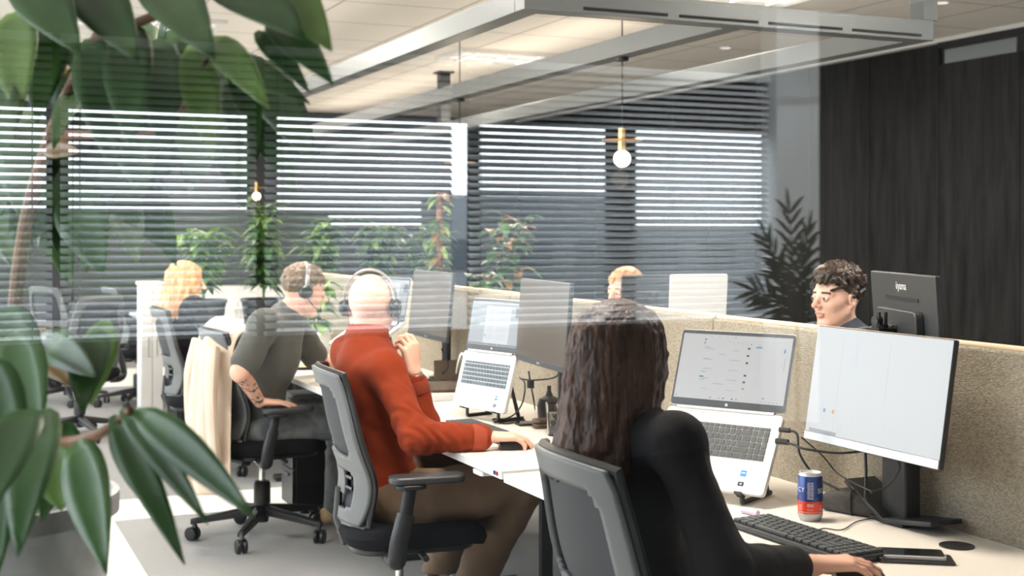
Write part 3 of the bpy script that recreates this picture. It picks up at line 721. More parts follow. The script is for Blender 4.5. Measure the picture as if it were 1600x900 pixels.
# ================================================================== PEOPLE: distance fields meshed with surface nets
f32 = np.float32
def V3(*a): return np.array(a[0] if len(a) == 1 else a, dtype=np.float64)
def nrm(a): a = V3(a); return a / np.linalg.norm(a)
def RC(a, b, ra, rb=None, k=.02): return ('rc', V3(a), V3(b), ra, ra if rb is None else rb, k)
def EL(c, r, F=None, k=.02, op=1): return ('el', V3(c), V3(r), np.eye(3) if F is None else F, k, op)
def d_prim(p, P):
    if p[0] == 'rc':
        _, a, b, ra, rb, k = p; ab = b - a; L2 = max(float(ab @ ab), 1e-9)
        t = np.clip(((P - a) @ ab) / L2, 0, 1); q = P - a - t[..., None] * ab
        return np.sqrt((q * q).sum(-1)) - (ra + (rb - ra) * t)
    _, c, r, F, k, op = p; q = (P - c) @ F
    k0 = np.sqrt(((q / r) ** 2).sum(-1)); k1 = np.sqrt(((q / r ** 2) ** 2).sum(-1))
    return np.where(k1 > 1e-9, k0 * (k0 - 1) / np.maximum(k1, 1e-9), -r.min())
def field(prims, P):
    d = np.full(P.shape[:-1], 9.0)
    for p in prims:
        e = d_prim(p, P)
        if p[0] == 'el' and p[5] < 0:
            k = p[4]; h = np.clip(.5 - .5 * (d + e) / k, 0, 1); d = d * (1 - h) - e * h + k * h * (1 - h)
        else:
            k = p[5] if p[0] == 'rc' else p[4]
            h = np.clip(.5 + .5 * (e - d) / k, 0, 1); d = e * (1 - h) + d * h - k * h * (1 - h)
    return d
def net(prims, h, cuts=(), shell=None):
    """surface net of the smooth union at cell h; cuts = (point, normal): keep the side against the normal"""
    lo = V3(9, 9, 9) * 9; hi = -lo
    for p in prims:
        if p[0] == 'rc':
            for c, r in ((p[1], p[3]), (p[2], p[4])): lo = np.minimum(lo, c - r); hi = np.maximum(hi, c + r)
        elif p[5] > 0: m = p[2].max(); lo = np.minimum(lo, p[1] - m); hi = np.maximum(hi, p[1] + m)
    lo -= .03; hi += .03; n = np.ceil((hi - lo) / h).astype(int) + 1
    D = np.full(n, .5, f32); B = 16
    nb = -(-n // B); bi = np.stack(np.meshgrid(*[np.arange(q) for q in nb], indexing='ij'), -1).reshape(-1, 3)
    ctr = lo + (bi * B + B / 2) * h; rad = B * h * .87 + .03
    dist = np.stack([d_prim(p, ctr) for p in prims], 0)
    pos = np.array([not (p[0] == 'el' and p[5] < 0) for p in prims])
    for m in np.nonzero(dist[pos].min(0) < rad * 1.3)[0]:
        s = bi[m] * B; e = np.minimum(s + B, n)
        ax = [lo[a] + np.arange(s[a], e[a]) * h for a in range(3)]
        P = np.stack(np.meshgrid(*ax, indexing='ij'), -1)
        near = [p for i, p in enumerate(prims) if dist[i, m] < rad * 1.6 + .03]
        if not near: continue
        d = field(near, P)
        for c, nn in cuts: d = np.maximum(d, (P - V3(c)) @ nrm(nn))
        D[s[0]:e[0], s[1]:e[1], s[2]:e[2]] = d
    return nets(D, lo, h)
def nets(D, lo, h):
    s = D < 0; n = np.array(D.shape); c = n - 1
    cnt = np.zeros(c, np.int8)
    for dx in (0, 1):
        for dy in (0, 1):
            for dz in (0, 1): cnt += s[dx:c[0] + dx, dy:c[1] + dy, dz:c[2] + dz]
    act = (cnt > 0) & (cnt < 8); I = np.argwhere(act); vid = np.full(c, -1, np.int64); vid[act] = np.arange(len(I))
    acc = np.zeros((len(I), 3)); num = np.zeros(len(I))
    cor = [(a, b, d) for a in (0, 1) for b in (0, 1) for d in (0, 1)]
    val = {q: D[I[:, 0] + q[0], I[:, 1] + q[1], I[:, 2] + q[2]].astype(np.float64) for q in cor}
    for q in cor:
        for a in range(3):
            if q[a] == 0:
                q2 = list(q); q2[a] = 1; q2 = tuple(q2); v0, v1 = val[q], val[q2]; x = (v0 < 0) != (v1 < 0)
                t = np.where(x, v0 / np.where(x, v0 - v1, 1), 0); pt = np.tile(np.array(q, float), (len(I), 1)); pt[:, a] += t
                acc += pt * x[:, None]; num += x
    verts = lo + (I + acc / num[:, None]) * h; quads = []
    for a in range(3):
        b, d = (a + 1) % 3, (a + 2) % 3
        sl0 = [slice(1, c[0]), slice(1, c[1]), slice(1, c[2])]; sl1 = list(sl0); sl0[a] = slice(0, c[a]); sl1[a] = slice(1, c[a] + 1)
        s0, s1 = s[tuple(sl0)], s[tuple(sl1)]; E = np.argwhere(s0 != s1); off = np.array([1, 1, 1]); off[a] = 0
        flip = s0[tuple(E.T)]; E = E + off
        def g(db, dd):
            q = E.copy(); q[:, b] -= db; q[:, d] -= dd; return vid[q[:, 0], q[:, 1], q[:, 2]]
        Q = np.stack([g(1, 1), g(0, 1), g(0, 0), g(1, 0)], 1); Q[~flip] = Q[~flip][:, ::-1]; quads.append(Q)
    return verts, np.concatenate(quads)
def np_mesh(name, vq, mats, parent, origin, fold=None, region=None, smooth=1):
    v, q = vq; q = q[(q >= 0).all(1)]
    for _ in range(smooth):                                   # light relaxation
        s = np.zeros_like(v); c = np.zeros(len(v))
        for i in range(4):
            np.add.at(s, q[:, i], v[q[:, (i + 1) % 4]]); np.add.at(c, q[:, i], 1)
        v = v * .5 + .5 * s / np.maximum(c, 1)[:, None]
    if fold is not None:
        a, b = v[q[:, 2]] - v[q[:, 0]], v[q[:, 3]] - v[q[:, 1]]; fn = np.cross(a, b); nn = np.zeros_like(v)
        for i in range(4): np.add.at(nn, q[:, i], fn)
        nn /= np.maximum(np.linalg.norm(nn, axis=1), 1e-12)[:, None]; v = v + nn * fold(v)[:, None]
    me = bpy.data.meshes.new(name); me.vertices.add(len(v)); me.vertices.foreach_set('co', (v - V3(origin)).astype(f32).ravel())
    me.loops.add(len(q) * 4); me.loops.foreach_set('vertex_index', q.astype(np.int32).ravel())
    me.polygons.add(len(q)); me.polygons.foreach_set('loop_start', np.arange(0, len(q) * 4, 4, dtype=np.int32)); me.polygons.foreach_set('loop_total', np.full(len(q), 4, np.int32))
    mats = mats if isinstance(mats, (list, tuple)) else [mats]
    for m in mats: me.materials.append(m)
    if region is not None: me.polygons.foreach_set('material_index', region(v[q].mean(1)).astype(np.int32))
    me.update(calc_edges=True); me.validate(); me.shade_smooth()
    o = bpy.data.objects.new(name, me); COL.objects.link(o); o.parent = parent; return o
def wav(v, fr, seed, sc=(1, 1, 1)):
    """cheap sum of sines used for cloth folds and hair grooves"""
    rg = np.random.RandomState(seed); o = np.zeros(len(v))
    for _ in range(7):
        d = rg.normal(size=3); d = d / np.linalg.norm(d) * fr * rg.uniform(.6, 1.5) * np.array(sc); ph = rg.uniform(0, 6.28)
        w2 = rg.normal(size=3) * fr * .35
        o += np.sin(v @ d + ph + 1.3 * np.sin(v @ w2))
    return o / 4.0
def cloth(amp, fr, seed, sc=(1, 1, 1)):
    return lambda v: amp * (np.abs(wav(v, fr, seed, sc)) - .4) + amp * .35 * wav(v, fr * 2.6, seed + 9)
def basis(fwd, up=(0, 0, 1)):
    f = nrm(fwd); l = nrm(np.cross(V3(up), f)); return np.stack([f, l, np.cross(f, l)], 1)      # columns fwd, left, up

def head_prims(O, F, s=1.0, neck=None, nr=.055, male=True):
    T = lambda x, y, z: V3(O) + F @ (V3(x, y, z) * s)
    e = lambda c, r, k=.02, op=1: EL(T(*c), V3(r) * s, F, k * s, op)
    c_ = lambda a, b, ra, rb, k=.015: RC(T(*a), T(*b), ra * s, rb * s, k * s)
    P = [e((-.012, 0, .030), (.096, .075, .086)), e((.030, 0, -.030), (.055, .058, .085), .03)]
    j = .020 if male else .015
    for y in (-1, 1):
        P += [c_((.0, y * .056, -.050), (.055, y * .016, -.100), j, .015, .025), c_((.055, y * .038, -.022), (.035, y * .052, -.012), .017, .015, .025)]
        P += [c_((.074, y * .014, .021), (.066, y * .044, .020), .010, .010, .015)]
    P += [e((.066, 0, -.100), (.017, .022, .015), .02)]
    for y in (-1, 1): P += [e((.094, y * .032, .001), (.018, .0155, .0115), .010, -1)]
    P += [c_((.082, 0, .016), (.106, 0, -.020), .0080, .0100, .011), e((.110, 0, -.026), (.0125, .0110, .0105), .008)]
    for y in (-1, 1): P += [e((.096, y * .0125, -.029), (.010, .007, .0075), .006), e((.0785, y * .031, .0015), (.0135, .0140, .0125), .002)]
    for y in (-1, 1): P += [c_((.0905, y * .018, .0085), (.082, y * .043, .006), .0032, .003, .005)]                    # upper lids
    P += [c_((.086, -.019, -.0545), (.091, 0, -.0515), .0045, .0055, .005), c_((.086, .019, -.0545), (.091, 0, -.0515), .0045, .0055, .005)]
    P += [c_((.083, -.014, -.064), (.087, 0, -.066), .005, .0068, .005), c_((.083, .014, -.064), (.087, 0, -.066), .005, .0068, .005)]
    for y in (-1, 1):
        P += [e((-.012, y * .079, -.004), (.019, .008, .030), .006), e((-.008, y * .086, -.002), (.011, .006, .017), .005, -1), c_((-.008, y * .077, -.030), (-.004, y * .072, -.036), .007, .006, .006)]
    if neck is not None: P += [RC(T(-.022, 0, -.06), neck, nr * .95, nr * 1.1, .03)]
    return P, T
def hand_prims(Wp, D, U, side, curl=(.35, .4, .45, .5), thumb=(.7, .25), k=.005, s=1.0, splay=.05):
    """side +1 right, -1 left; D wrist->knuckles, U back of the hand"""
    D = nrm(D); U = nrm(V3(U) - D * (V3(U) @ D)); T = np.cross(U, D) * side; Wp = V3(Wp); P = []
    offs = (.030, .010, -.011, -.031); dl = (.089, .093, .088, .078); Ls = (.074, .082, .076, .060)
    for i in range(4):
        kn = Wp + (D * dl[i] + T * offs[i]) * s
        P.append(RC(Wp + (D * .012 + T * offs[i] * .55) * s, kn, .0145 * s, .0112 * s, .012))
        a = curl[i] * .75; p = kn
        for L, r0, r1, f in ((.46, .0098, .0088, 1), (.31, .0088, .0080, 1.35), (.25, .0080, .0068, .9)):
            d = D * math.cos(a) - U * math.sin(a) + T * (1.5 - i) * splay; d = d / np.linalg.norm(d); q = p + d * Ls[i] * L * s
            P.append(RC(p, q, r0 * s * (1 - .06 * i), r1 * s * (1 - .06 * i), k)); p = q; a += curl[i] * f
    b = Wp + (D * .022 + T * .022 - U * .006) * s
    m = b + (D * .60 + T * thumb[0] - U * .30) / np.linalg.norm(D * .60 + T * thumb[0] - U * .30) * .042 * s
    e1 = D * .9 + T * thumb[1] - U * .30; e1 /= np.linalg.norm(e1); n_ = m + e1 * .033 * s; e2 = D * .97 + T * (thumb[1] - .3) - U * .3; e2 /= np.linalg.norm(e2)
    P += [RC(b, m, .0155 * s, .0125 * s, .012), RC(m, n_, .0118 * s, .0102 * s, k), RC(n_, n_ + e2 * .026 * s, .0102 * s, .0078 * s, k)]
    return P
def torso_prims(J, s=1.0, g=0.0, w=1.0):
    F = basis(J['fwd'], V3(J['neck']) - V3(J['pelvis'])); Pv, C, N = V3(J['pelvis']), V3(J['chest']), V3(J['neck'])
    P = [EL(Pv, V3(.115, .160 * w, .115) * s + g, F, .05), EL((Pv * .55 + C * .45), V3(.098, .138 * w, .15) * s + g, F, .06), EL(C, V3(.108, .158 * w, .165) * s + g, F, .06)]
    for a in ('ls', 'rs'): P.append(RC(C * .35 + N * .65, J[a], .062 * s + g, .056 * s + g, .05))
    P.append(RC(C, N, .075 * s + g, .05 * s + g, .05))
    return P
def limb(a, b, c, r, k=.03): return [RC(a, b, r[0], r[1], k), RC(b, c, r[2], r[3], k)]
def person(label, J, cell=.004, s=1.0, male=True, skin='skin', w=1.0, legs=True, hands=(), extra=(), ink=None):
    base = V3(J['pelvis'][0], J['pelvis'][1], 0)
    t = thing('person', label, 'person', tuple(base)); t['base'] = 0; del t['base']
    hf = basis(J['hfwd'], J.get('hup', (0, 0, 1)))
    hp, T = head_prims(J['head'], hf, J.get('hs', 1.0), J['neck'], .055 if male else .045, male)
    P = torso_prims(J, s * .93, 0, w) + hp
    for a in 'lr':
        if a + 'e' in J: P += limb(J[a + 's'], J[a + 'e'], J[a + 'w'], (.046 * s, .040 * s, .041 * s, .0265 * s))
        if legs and a + 'k' in J: P += limb(J[a + 'h'], J[a + 'k'], J[a + 'a'], (.080 * s, .056 * s, .056 * s, .036 * s))
    for hd in hands: P += hand_prims(**hd)
    P += list(extra)
    def reg(c):
        q = (c - V3(J['head'])) @ hf / J.get('hs', 1.0); m = np.zeros(len(c))
        m[(q[:, 0] > .082) & (np.abs(q[:, 1]) < .021 - .4 * np.abs(q[:, 2] + .0585)) & (q[:, 2] < -.0505) & (q[:, 2] > -.0690)] = 1
        for y in (-1, 1):
            e = V3(.0785, y * .031, .0015); d = q - e; on = (np.linalg.norm(d, axis=1) < .0155) & (q[:, 0] > .085) & (np.abs(d[:, 2]) < .0052) & (np.abs(d[:, 1]) < .0125)
            m[on] = 2; m[on & (np.abs(d[:, 1]) < .0055)] = 3
            b = (q[:, 0] > .055) & (np.abs(q[:, 1] * y - .033) < .019) & (np.abs(q[:, 2] - .0235 + .10 * np.abs(q[:, 1] * y - .028)) < .0042); m[b] = 4
        if ink is not None: m[ink(c)] = 5
        return m
    v = net(P, cell)
    np_mesh('body', v, [M[skin], M['lips'], M['eyew'], M['eyeb'], M['hbrown'] if J.get('brows', 1) else M['hmid'], M['ink']], t, base, region=reg)
    return t, T, hf, base
def garment(name, P, cell, m, t, base, cuts=(), fold=None): return np_mesh(name, net(P, cell, cuts), m, t, base, fold=fold)
def tufts(T, rnd, n, r0, r1, gen, k=.006):
    P = []
    for i in range(n):
        pts = gen(rnd, i / n)
        m = len(pts) - 1
        for j in range(m):
            a = r0 + (r1 - r0) * j / m; b = r0 + (r1 - r0) * (j + 1) / m; P.append(RC(T(*pts[j]), T(*pts[j + 1]), a, b, k))
    return P
def scalp(th, ph, g=1.0):              # th from front (0) to back, ph elevation; point on the skull
    return (-.012 + .096 * g * math.cos(th) * math.cos(ph), .075 * g * math.sin(th) * math.cos(ph), .030 + .086 * g * math.sin(ph))
def headset(label, O, hf, s, col, tilt=.1, mic=True, R_=.092):
    t = thing('headphones', label, 'headphones', tuple(O)); T = lambda x, y, z: Vector(hf @ (V3(x, y, z) * s))
    arc = [T(-.012 - tilt * .1 * math.sin(a), R_ * math.cos(a), .012 + .112 * max(0, math.sin(a)) ** .9) for a in [math.pi * k / 24 for k in range(25)]]
    MB().tube(arc, .0045, 8, flat=(Vector(hf[:, 0]), 2.2)).build('headband', col, t)
    for y in (-1, 1):
        c = T(-.010, y * R_, -.002); ax = T(0, y, 0).normalized()
        e = MB().lathe([(.0, -.014), (.026, -.013), (.031, -.006), (.031, .004), (.024, .013), (0.001, .015)], c, 24, axis=ax).build('ear_cup', M['black'], t)
        MB().lathe([(.030, -.013), (.034, -.016), (.030, -.020), (.016, -.018)], c, 24, axis=ax, cap=False).build('ear_pad', M['blackm'], e)
    if mic: MB().tube(spline([T(-.005, -R_, -.02), T(.035, -R_ + .004, -.055), T(.078, -.055, -.07)], 6), .0028, 7).lathe([(0, -.006), (.006, -.004), (.006, .006), (0, .008)], T(.080, -.053, -.070), 10).build('microphone', M['black'], t)
    return t

# ---- woman in black with long brown hair
J = dict(pelvis=(1.42, 2.40, .56), chest=(1.37, 2.41, .91), neck=(1.350, 2.41, 1.085), fwd=(1, -.05, 0), head=(1.345, 2.415, 1.195), hfwd=(.93, .22, -.05),
         rs=(1.365, 2.225, 1.045), re=(1.40, 2.115, .815), rw=(1.655, 2.175, .772), ls=(1.36, 2.585, 1.045), le=(1.40, 2.64, .79), lw=(1.58, 2.48, .655),
         rh=(1.45, 2.31, .53), rk=(1.84, 2.28, .55), ra=(1.80, 2.28, .09), lh=(1.45, 2.49, .53), lk=(1.85, 2.52, .55), la=(1.80, 2.52, .09))
rh = dict(Wp=(1.655, 2.175, .778), D=(.93, -.33, .02), U=(.1, 0, 1), side=1, curl=(.30, .32, .38, .45), thumb=(.55, .1))
t, T, hf, base = person('woman in black with long straight brown hair seen from behind at the nearest desk', J, .0035, .93, False, hands=[rh, dict(Wp=J['lw'], D=(1, -.2, 0), U=(0, 0, 1), side=-1)], w=.9)
P = torso_prims(J, .90, .010, .90) + limb(J['rs'], J['re'], V3(J['rw']) * .80 + V3(J['re']) * .20, (.050, .052, .052, .042)) + limb(J['ls'], J['le'], J['lw'], (.058, .052, .052, .040))
garment('sweater', P, .006, M['blackknit'], t, base, fold=cloth(.004, 38, 3))
P = [EL(J['pelvis'], (.135, .18, .10), k=.05)] + limb(J['rh'], J['rk'], J['ra'], (.092, .072, .066, .05)) + limb(J['lh'], J['lk'], J['la'], (.092, .072, .066, .05))
garment('trousers', P, .008, M['blackm'], t, base, fold=cloth(.004, 30, 5))
rnd = random.Random(5)
def strand(rnd, u):
    th = rnd.uniform(.55, 2 * math.pi - .55); e = rnd.uniform(.15, 1.45); side = math.sin(th); p0 = scalp(th, e, 1.03); pts = [p0]
    g = 1.10 + rnd.uniform(-.02, .05); pts.append(scalp(th, e * .55, g)); pts.append(scalp(th, -.15, g + .03))
    x, y, z = pts[-1]; L = rnd.uniform(.19, .27) if math.cos(th) < .3 else rnd.uniform(.12, .2)
    for k in range(1, 5):
        q = k / 4; pts.append((x - .015 * q - .02 * q * q + rnd.uniform(-.006, .006), y * (1 + .10 * q) + rnd.uniform(-.006, .006), z - L * q))
    return pts
P = [EL(T(-.016, 0, .034), (.109, .089, .097), hf, .01), EL(T(-.05, 0, -.06), (.070, .092, .12), hf, .03), EL(T(-.062, 0, -.19), (.052, .100, .115), hf, .04)] + tufts(T, rnd, 190, .0068, .0042, strand, .009)
P += [EL(T(.10, 0, -.045), (.062, .062, .085), hf, .01, -1)]
garment('hair', P, .0045, M['hlong'], t, base, fold=lambda v: .0022 * wav(v, 420, 4, (1, 1, .06)))

# ---- bald man in the rust sweater
J = dict(pelvis=(1.42, 4.22, .57), chest=(1.375, 4.27, .92), neck=(1.375, 4.30, 1.085), fwd=(.97, .20, 0), head=(1.395, 4.315, 1.205), hfwd=(.52, .85, -.02),
         rs=(1.385, 4.125, 1.005), re=(1.435, 3.955, .80), rw=(1.665, 3.925, .782), ls=(1.36, 4.465, 1.03), le=(1.60, 4.335, .785), lw=tuple(W(646, 583, 4.58)),
         rh=(1.45, 4.12, .545), rk=(1.84, 4.02, .605), ra=(1.80, 4.36, .17), lh=(1.45, 4.34, .545), lk=(1.86, 4.50, .60), la=(1.78, 4.66, .13))
hb = [dict(Wp=(1.672, 3.925, .787), D=(.95, -.20, -.03), U=(.08, 0, 1), side=1, curl=(.42, .42, .46, .5), thumb=(.5, .0), s=1.06),
      dict(Wp=J['lw'], D=V3(0, 0, 1) - .12 * V3(*RT), U=V3(*RT) * .80 - V3(*FW) * .6, side=-1, curl=(.75, .95, 1.05, 1.1), thumb=(.45, .2), s=1.08)]
t, T, hf, base = person('bald man in a rust sweater with one hand raised by his face, seen from behind', J, .0036, 1.0, True, 'skinp', hands=hb)
P = torso_prims(J, .96, .012) + limb(J['rs'], J['re'], V3(J['rw']) * .93 + V3(J['re']) * .07, (.056, .056, .056, .044)) + limb(J['ls'], J['le'], V3(J['lw']) * .82 + V3(J['le']) * .18, (.064, .056, .054, .042))
P += [RC(V3(J['neck']) + V3(0, 0, -.03), V3(J['neck']) + V3(.006, .01, .035), .072, .062, .015)]
def fold_b(v):
    near = np.exp(-(np.linalg.norm(v - V3(J['re']), axis=1) / .16) ** 2); return cloth(.0085, 22, 11, (1, 1, .6))(v) + near * .004 * np.sin(v @ V3(130, 25, 60) + 2 * np.sin(v @ V3(20, 60, 40)))
sw = garment('sweater', P, .006, M['rust'], t, base, fold=fold_b)
n_ = V3(J['neck']); c0 = Vector(n_ - base)
MB().lathe([(.074, .012), (.078, .02), (.075, .045), (.068, .062), (.064, .060), (.064, .02)], c0 + Vector((.002, .004, -.004)), 36, axis=Vector((.05, .1, 1)), cap=False).build('collar', M['rustrib'], t)
for a, c in (('r', .985), ('l', .86)):
    e, w_ = V3(J[a + 'e']), V3(J[a + 'w']); q = e + (w_ - e) * c; ax = Vector(w_ - e).normalized()
    MB().lathe([(.0445, -.045), (.047, -.040), (.046, -.01), (.0445, .0), (.040, .0)], Vector(q - base), 28, axis=ax, cap=False).build('cuff', M['rustrib'], t)
P = [EL(V3(J['pelvis']) + V3(.02, 0, -.01), (.135, .185, .115), k=.05)] + limb(J['rh'], J['rk'], J['ra'], (.105, .085, .084, .074)) + limb(J['lh'], J['lk'], J['la'], (.105, .085, .082, .070))
garment('trousers', P, .007, M['brown'], t, base, cuts=[((0, 0, .15), (0, 0, -1))], fold=cloth(.006, 22, 21))
for a in 'rl':
    A = V3(J[a + 'a']); f = V3(.97, -.15, 0)
    P = [RC(A + V3(0, 0, .02), A + V3(0, 0, -.05), .042, .042, .02)]; garment('sock', P, .006, M['navy'], t, base)
    P = [RC(A + V3(-.03, 0, -A[2] + .045), A + f * .17 + V3(0, 0, -A[2] + .038), .040, .034, .02)]; garment('shoe', P, .006, M['greyp'], t, base, cuts=[((0, 0, .004), (0, 0, -1))])
headset('slim dark headset with pale band on the bald man\'s head', J['head'], hf, 1.06, M['silverd'], .1, True, .089)
# his watch
e, w_ = V3(J['le']), V3(J['lw']); q = e + (w_ - e) * .94; ax = Vector(w_ - e).normalized()
tw = thing('wristwatch', 'metal wristwatch on the bald man\'s raised wrist', 'watch', tuple(q))
MB().lathe([(.031, -.010), (.0335, -.009), (.0335, .009), (.031, .010)], (0, 0, 0), 30, axis=ax, cap=False).build('bracelet', M['chrome'], tw)
MB().lathe([(.017, 0), (.018, .006), (.015, .008), (0.001, .008)], (-.034 * RT.x, -.034 * RT.y, 0), 24, axis=-RT).build('watch_case', M['chrome'], tw)

# ---- man in the grey shirt leaning on his armrest
J = dict(pelvis=(1.37, 6.09, .565), chest=(1.45, 5.95, .91), neck=(1.505, 5.91, 1.085), fwd=(.95, -.1, 0), head=(1.575, 5.885, 1.195), hfwd=(.95, -.05, -.22), hup=(.25, -.05, 1), brows=0,
         rs=(1.36, 5.775, 1.045), re=(1.235, 5.70, .845), rw=(1.352, 5.835, .688), ls=(1.56, 6.10, 1.04), le=(1.72, 6.12, .82), lw=(1.90, 6.0, .80),
         rh=(1.42, 6.0, .545), rk=(1.86, 5.93, .57), ra=(1.84, 5.95, .09), lh=(1.42, 6.2, .545), lk=(1.87, 6.25, .57), la=(1.84, 6.25, .09))
hg = [dict(Wp=(1.358, 5.838, .690), D=(.96, -.06, -.10), U=(.05, 0, 1), side=1, curl=(.12, .12, .15, .2), thumb=(.55, .2)), dict(Wp=J['lw'], D=(1, -.2, 0), U=(0, 0, 1), side=-1)]
ea, wa = V3(J['re']), V3(J['rw'])
def ink(c):
    q = c - ea; u = q @ (wa - ea) / ((wa - ea) @ (wa - ea)); on = (u > .05) & (u < .92) & (np.linalg.norm(q - u[:, None] * (wa - ea), axis=1) < .055)
    return on & (wav(c, 330, 77) + .5 * wav(c, 90, 31) > .38)
t, T, hf, base = person('man in a grey short-sleeved shirt with tattooed forearm leaning on his armrest', J, .0038, 1.0, True, 'skin', hands=hg, ink=ink)
P = torso_prims(J, 1.0, .016) + [RC(J['rs'], V3(J['rs']) * .22 + V3(J['re']) * .78, .070, .070, .03), RC(J['ls'], V3(J['ls']) * .22 + V3(J['le']) * .78, .070, .070, .03)]
garment('shirt', P, .007, M['greyshirt'], t, base, cuts=[], fold=cloth(.006, 24, 41))
P = [EL(V3(J['pelvis']) + V3(.02, 0, -.02), (.14, .19, .11), k=.05)] + limb(J['rh'], J['rk'], J['ra'], (.105, .082, .080, .065)) + limb(J['lh'], J['lk'], J['la'], (.105, .082, .080, .065))
garment('jeans', P, .008, M['jeans'], t, base, fold=cloth(.005, 24, 51))
for a in 'rl':
    A = V3(J[a + 'a']); garment('shoe', [RC(A + V3(-.05, 0, -.045), A + V3(.15, 0, -.05), .042, .035, .02)], .008, mat('tan_shoe', (.62, .42, .22), .6), t, base, cuts=[((0, 0, .004), (0, 0, -1))])
rnd = random.Random(8)
def short(rnd, u, L=.035, lo=-.05, fr=.75):
    th = rnd.uniform(fr, 2 * math.pi - fr) if rnd.random() < .6 else rnd.uniform(0, 6.28); e = rnd.uniform(lo, 1.5) if abs(math.sin(th / 2)) > .5 else rnd.uniform(.62, 1.5)
    p = scalp(th, e, 1.02); d = rnd.uniform(-.4, .4); q = scalp(th + d * .4 + .12 * (1 if th > 3.14 else -1), e - rnd.uniform(.15, .35), 1.10); r = scalp(th + d * .6, e - rnd.uniform(.3, .6), 1.07); return [p, q, r]
P = [EL(T(-.020, 0, .040), (.097, .080, .088), hf, .01), EL(T(.085, 0, -.045), (.075, .10, .085), hf, .01, -1), EL(T(.0, 0, -.105), (.13, .13, .085), hf, .01, -1)] + tufts(T, rnd, 80, .010, .005, short, .004)
garment('hair', P, .004, M['hmid'], t, base, fold=lambda v: .0015 * wav(v, 380, 14))
headset('grey over-ear headset on the man in the grey shirt', J['head'], hf, 1.05, M['silverd'], .1, True, .094)

# ---- dark-haired young man behind the desk screen
J = dict(pelvis=(3.30, 4.00, .57), chest=(3.24, 4.00, .92), neck=(3.20, 4.0, 1.095), fwd=(-1, -.12, 0), head=(3.172, 4.0, 1.213), hfwd=(-.995, -.075, 0),
         ls=(3.24, 3.82, 1.035), le=(3.05, 3.78, .82), lw=(2.86, 3.86, .79), rs=(3.22, 4.19, 1.035), re=(3.05, 4.26, .82), rw=(2.86, 4.16, .79))
t, T, hf, base = person('young man with wavy dark hair looking left behind the desk screen', J, .0026, 1.0, True, 'skinp', legs=False)
P = torso_prims(J, 1.0, .014) + limb(J['ls'], J['le'], J['lw'], (.066, .056, .054, .042)) + limb(J['rs'], J['re'], J['rw'], (.066, .056, .054, .042))
garment('shirt', P, .008, M['navy'], t, base, fold=cloth(.004, 28, 61))
rnd = random.Random(12)
def wavy(rnd, u):
    th = rnd.uniform(0, 6.28); front = math.cos(th) > .2
    e = rnd.uniform(.55, 1.55) if front else rnd.uniform(.0, 1.5)
    p = scalp(th, e, 1.0); th2 = th + rnd.uniform(-.5, .5); g = 1.12 + (.14 if e > .5 else .04) * rnd.random()
    q = scalp(th2, e - rnd.uniform(-.05, .2), g + .05); r = scalp(th2 + rnd.uniform(-.4, .4), e - rnd.uniform(.15, .42), g); s_ = scalp(th2 + rnd.uniform(-.3, .3), e - rnd.uniform(.3, .55), g - .06)
    return [p, q, r, s_]
P = [EL(T(-.022, 0, .048), (.096, .081, .088), hf, .01), EL(T(.02, 0, .10), (.075, .07, .032), hf, .02), EL(T(.082, 0, -.050), (.075, .10, .092), hf, .01, -1), EL(T(.01, 0, -.115), (.12, .13, .095), hf, .01, -1)] + tufts(T, rnd, 120, .0105, .005, wavy, .004)
garment('hair', P, .0032, M['hbrown'], t, base, fold=lambda v: .0014 * wav(v, 420, 15))

# ---- blonde woman far left
J = dict(pelvis=(1.44, 7.92, .57), chest=(1.40, 7.91, .90), neck=(1.38, 7.9, 1.06), fwd=(1, 0, 0), head=(1.385, 7.9, 1.165), hfwd=(.98, -.12, -.12), brows=0,
         rs=(1.40, 7.74, 1.02), re=(1.52, 7.66, .80), rw=(1.76, 7.74, .78), ls=(1.40, 8.07, 1.02), le=(1.50, 8.12, .80), lw=(1.74, 8.05, .78),
         rh=(1.47, 7.84, .54), rk=(1.86, 7.82, .56), ra=(1.8, 7.82, .09), lh=(1.47, 8.0, .54), lk=(1.86, 8.02, .56), la=(1.8, 8.02, .09))
t, T, hf, base = person('blonde woman in black seen in profile at the far left desk', J, .005, .93, False, 'skinp', w=.88, hands=[dict(Wp=J['rw'], D=(1, 0, 0), U=(0, 0, 1), side=1), dict(Wp=J['lw'], D=(1, 0, 0), U=(0, 0, 1), side=-1)])
P = torso_prims(J, .93, .013, .92) + limb(J['rs'], J['re'], J['rw'], (.060, .054, .052, .042)) + limb(J['ls'], J['le'], J['lw'], (.060, .054, .052, .042))
garment('top', P, .008, M['blackknit'], t, base, fold=cloth(.005, 30, 71))
P = [EL(J['pelvis'], (.135, .18, .10), k=.05)] + limb(J['rh'], J['rk'], J['ra'], (.095, .072, .068, .05)) + limb(J['lh'], J['lk'], J['la'], (.095, .072, .068, .05))
garment('trousers', P, .010, M['blackm'], t, base)
rnd = random.Random(15)
P = [EL(T(-.018, 0, .038), (.103, .085, .090), hf, .01), EL(T(-.06, 0, -.06), (.052, .080, .11), hf, .03), EL(T(-.075, 0, -.17), (.040, .07, .07), hf, .04)] + tufts(T, rnd, 70, .012, .008, strand, .006) + [EL(T(.10, 0, -.045), (.065, .060, .085), hf, .01, -1)]
garment('hair', P, .006, M['hblond'], t, base, fold=lambda v: .003 * wav(v, 200, 24, (1, 1, .3)))

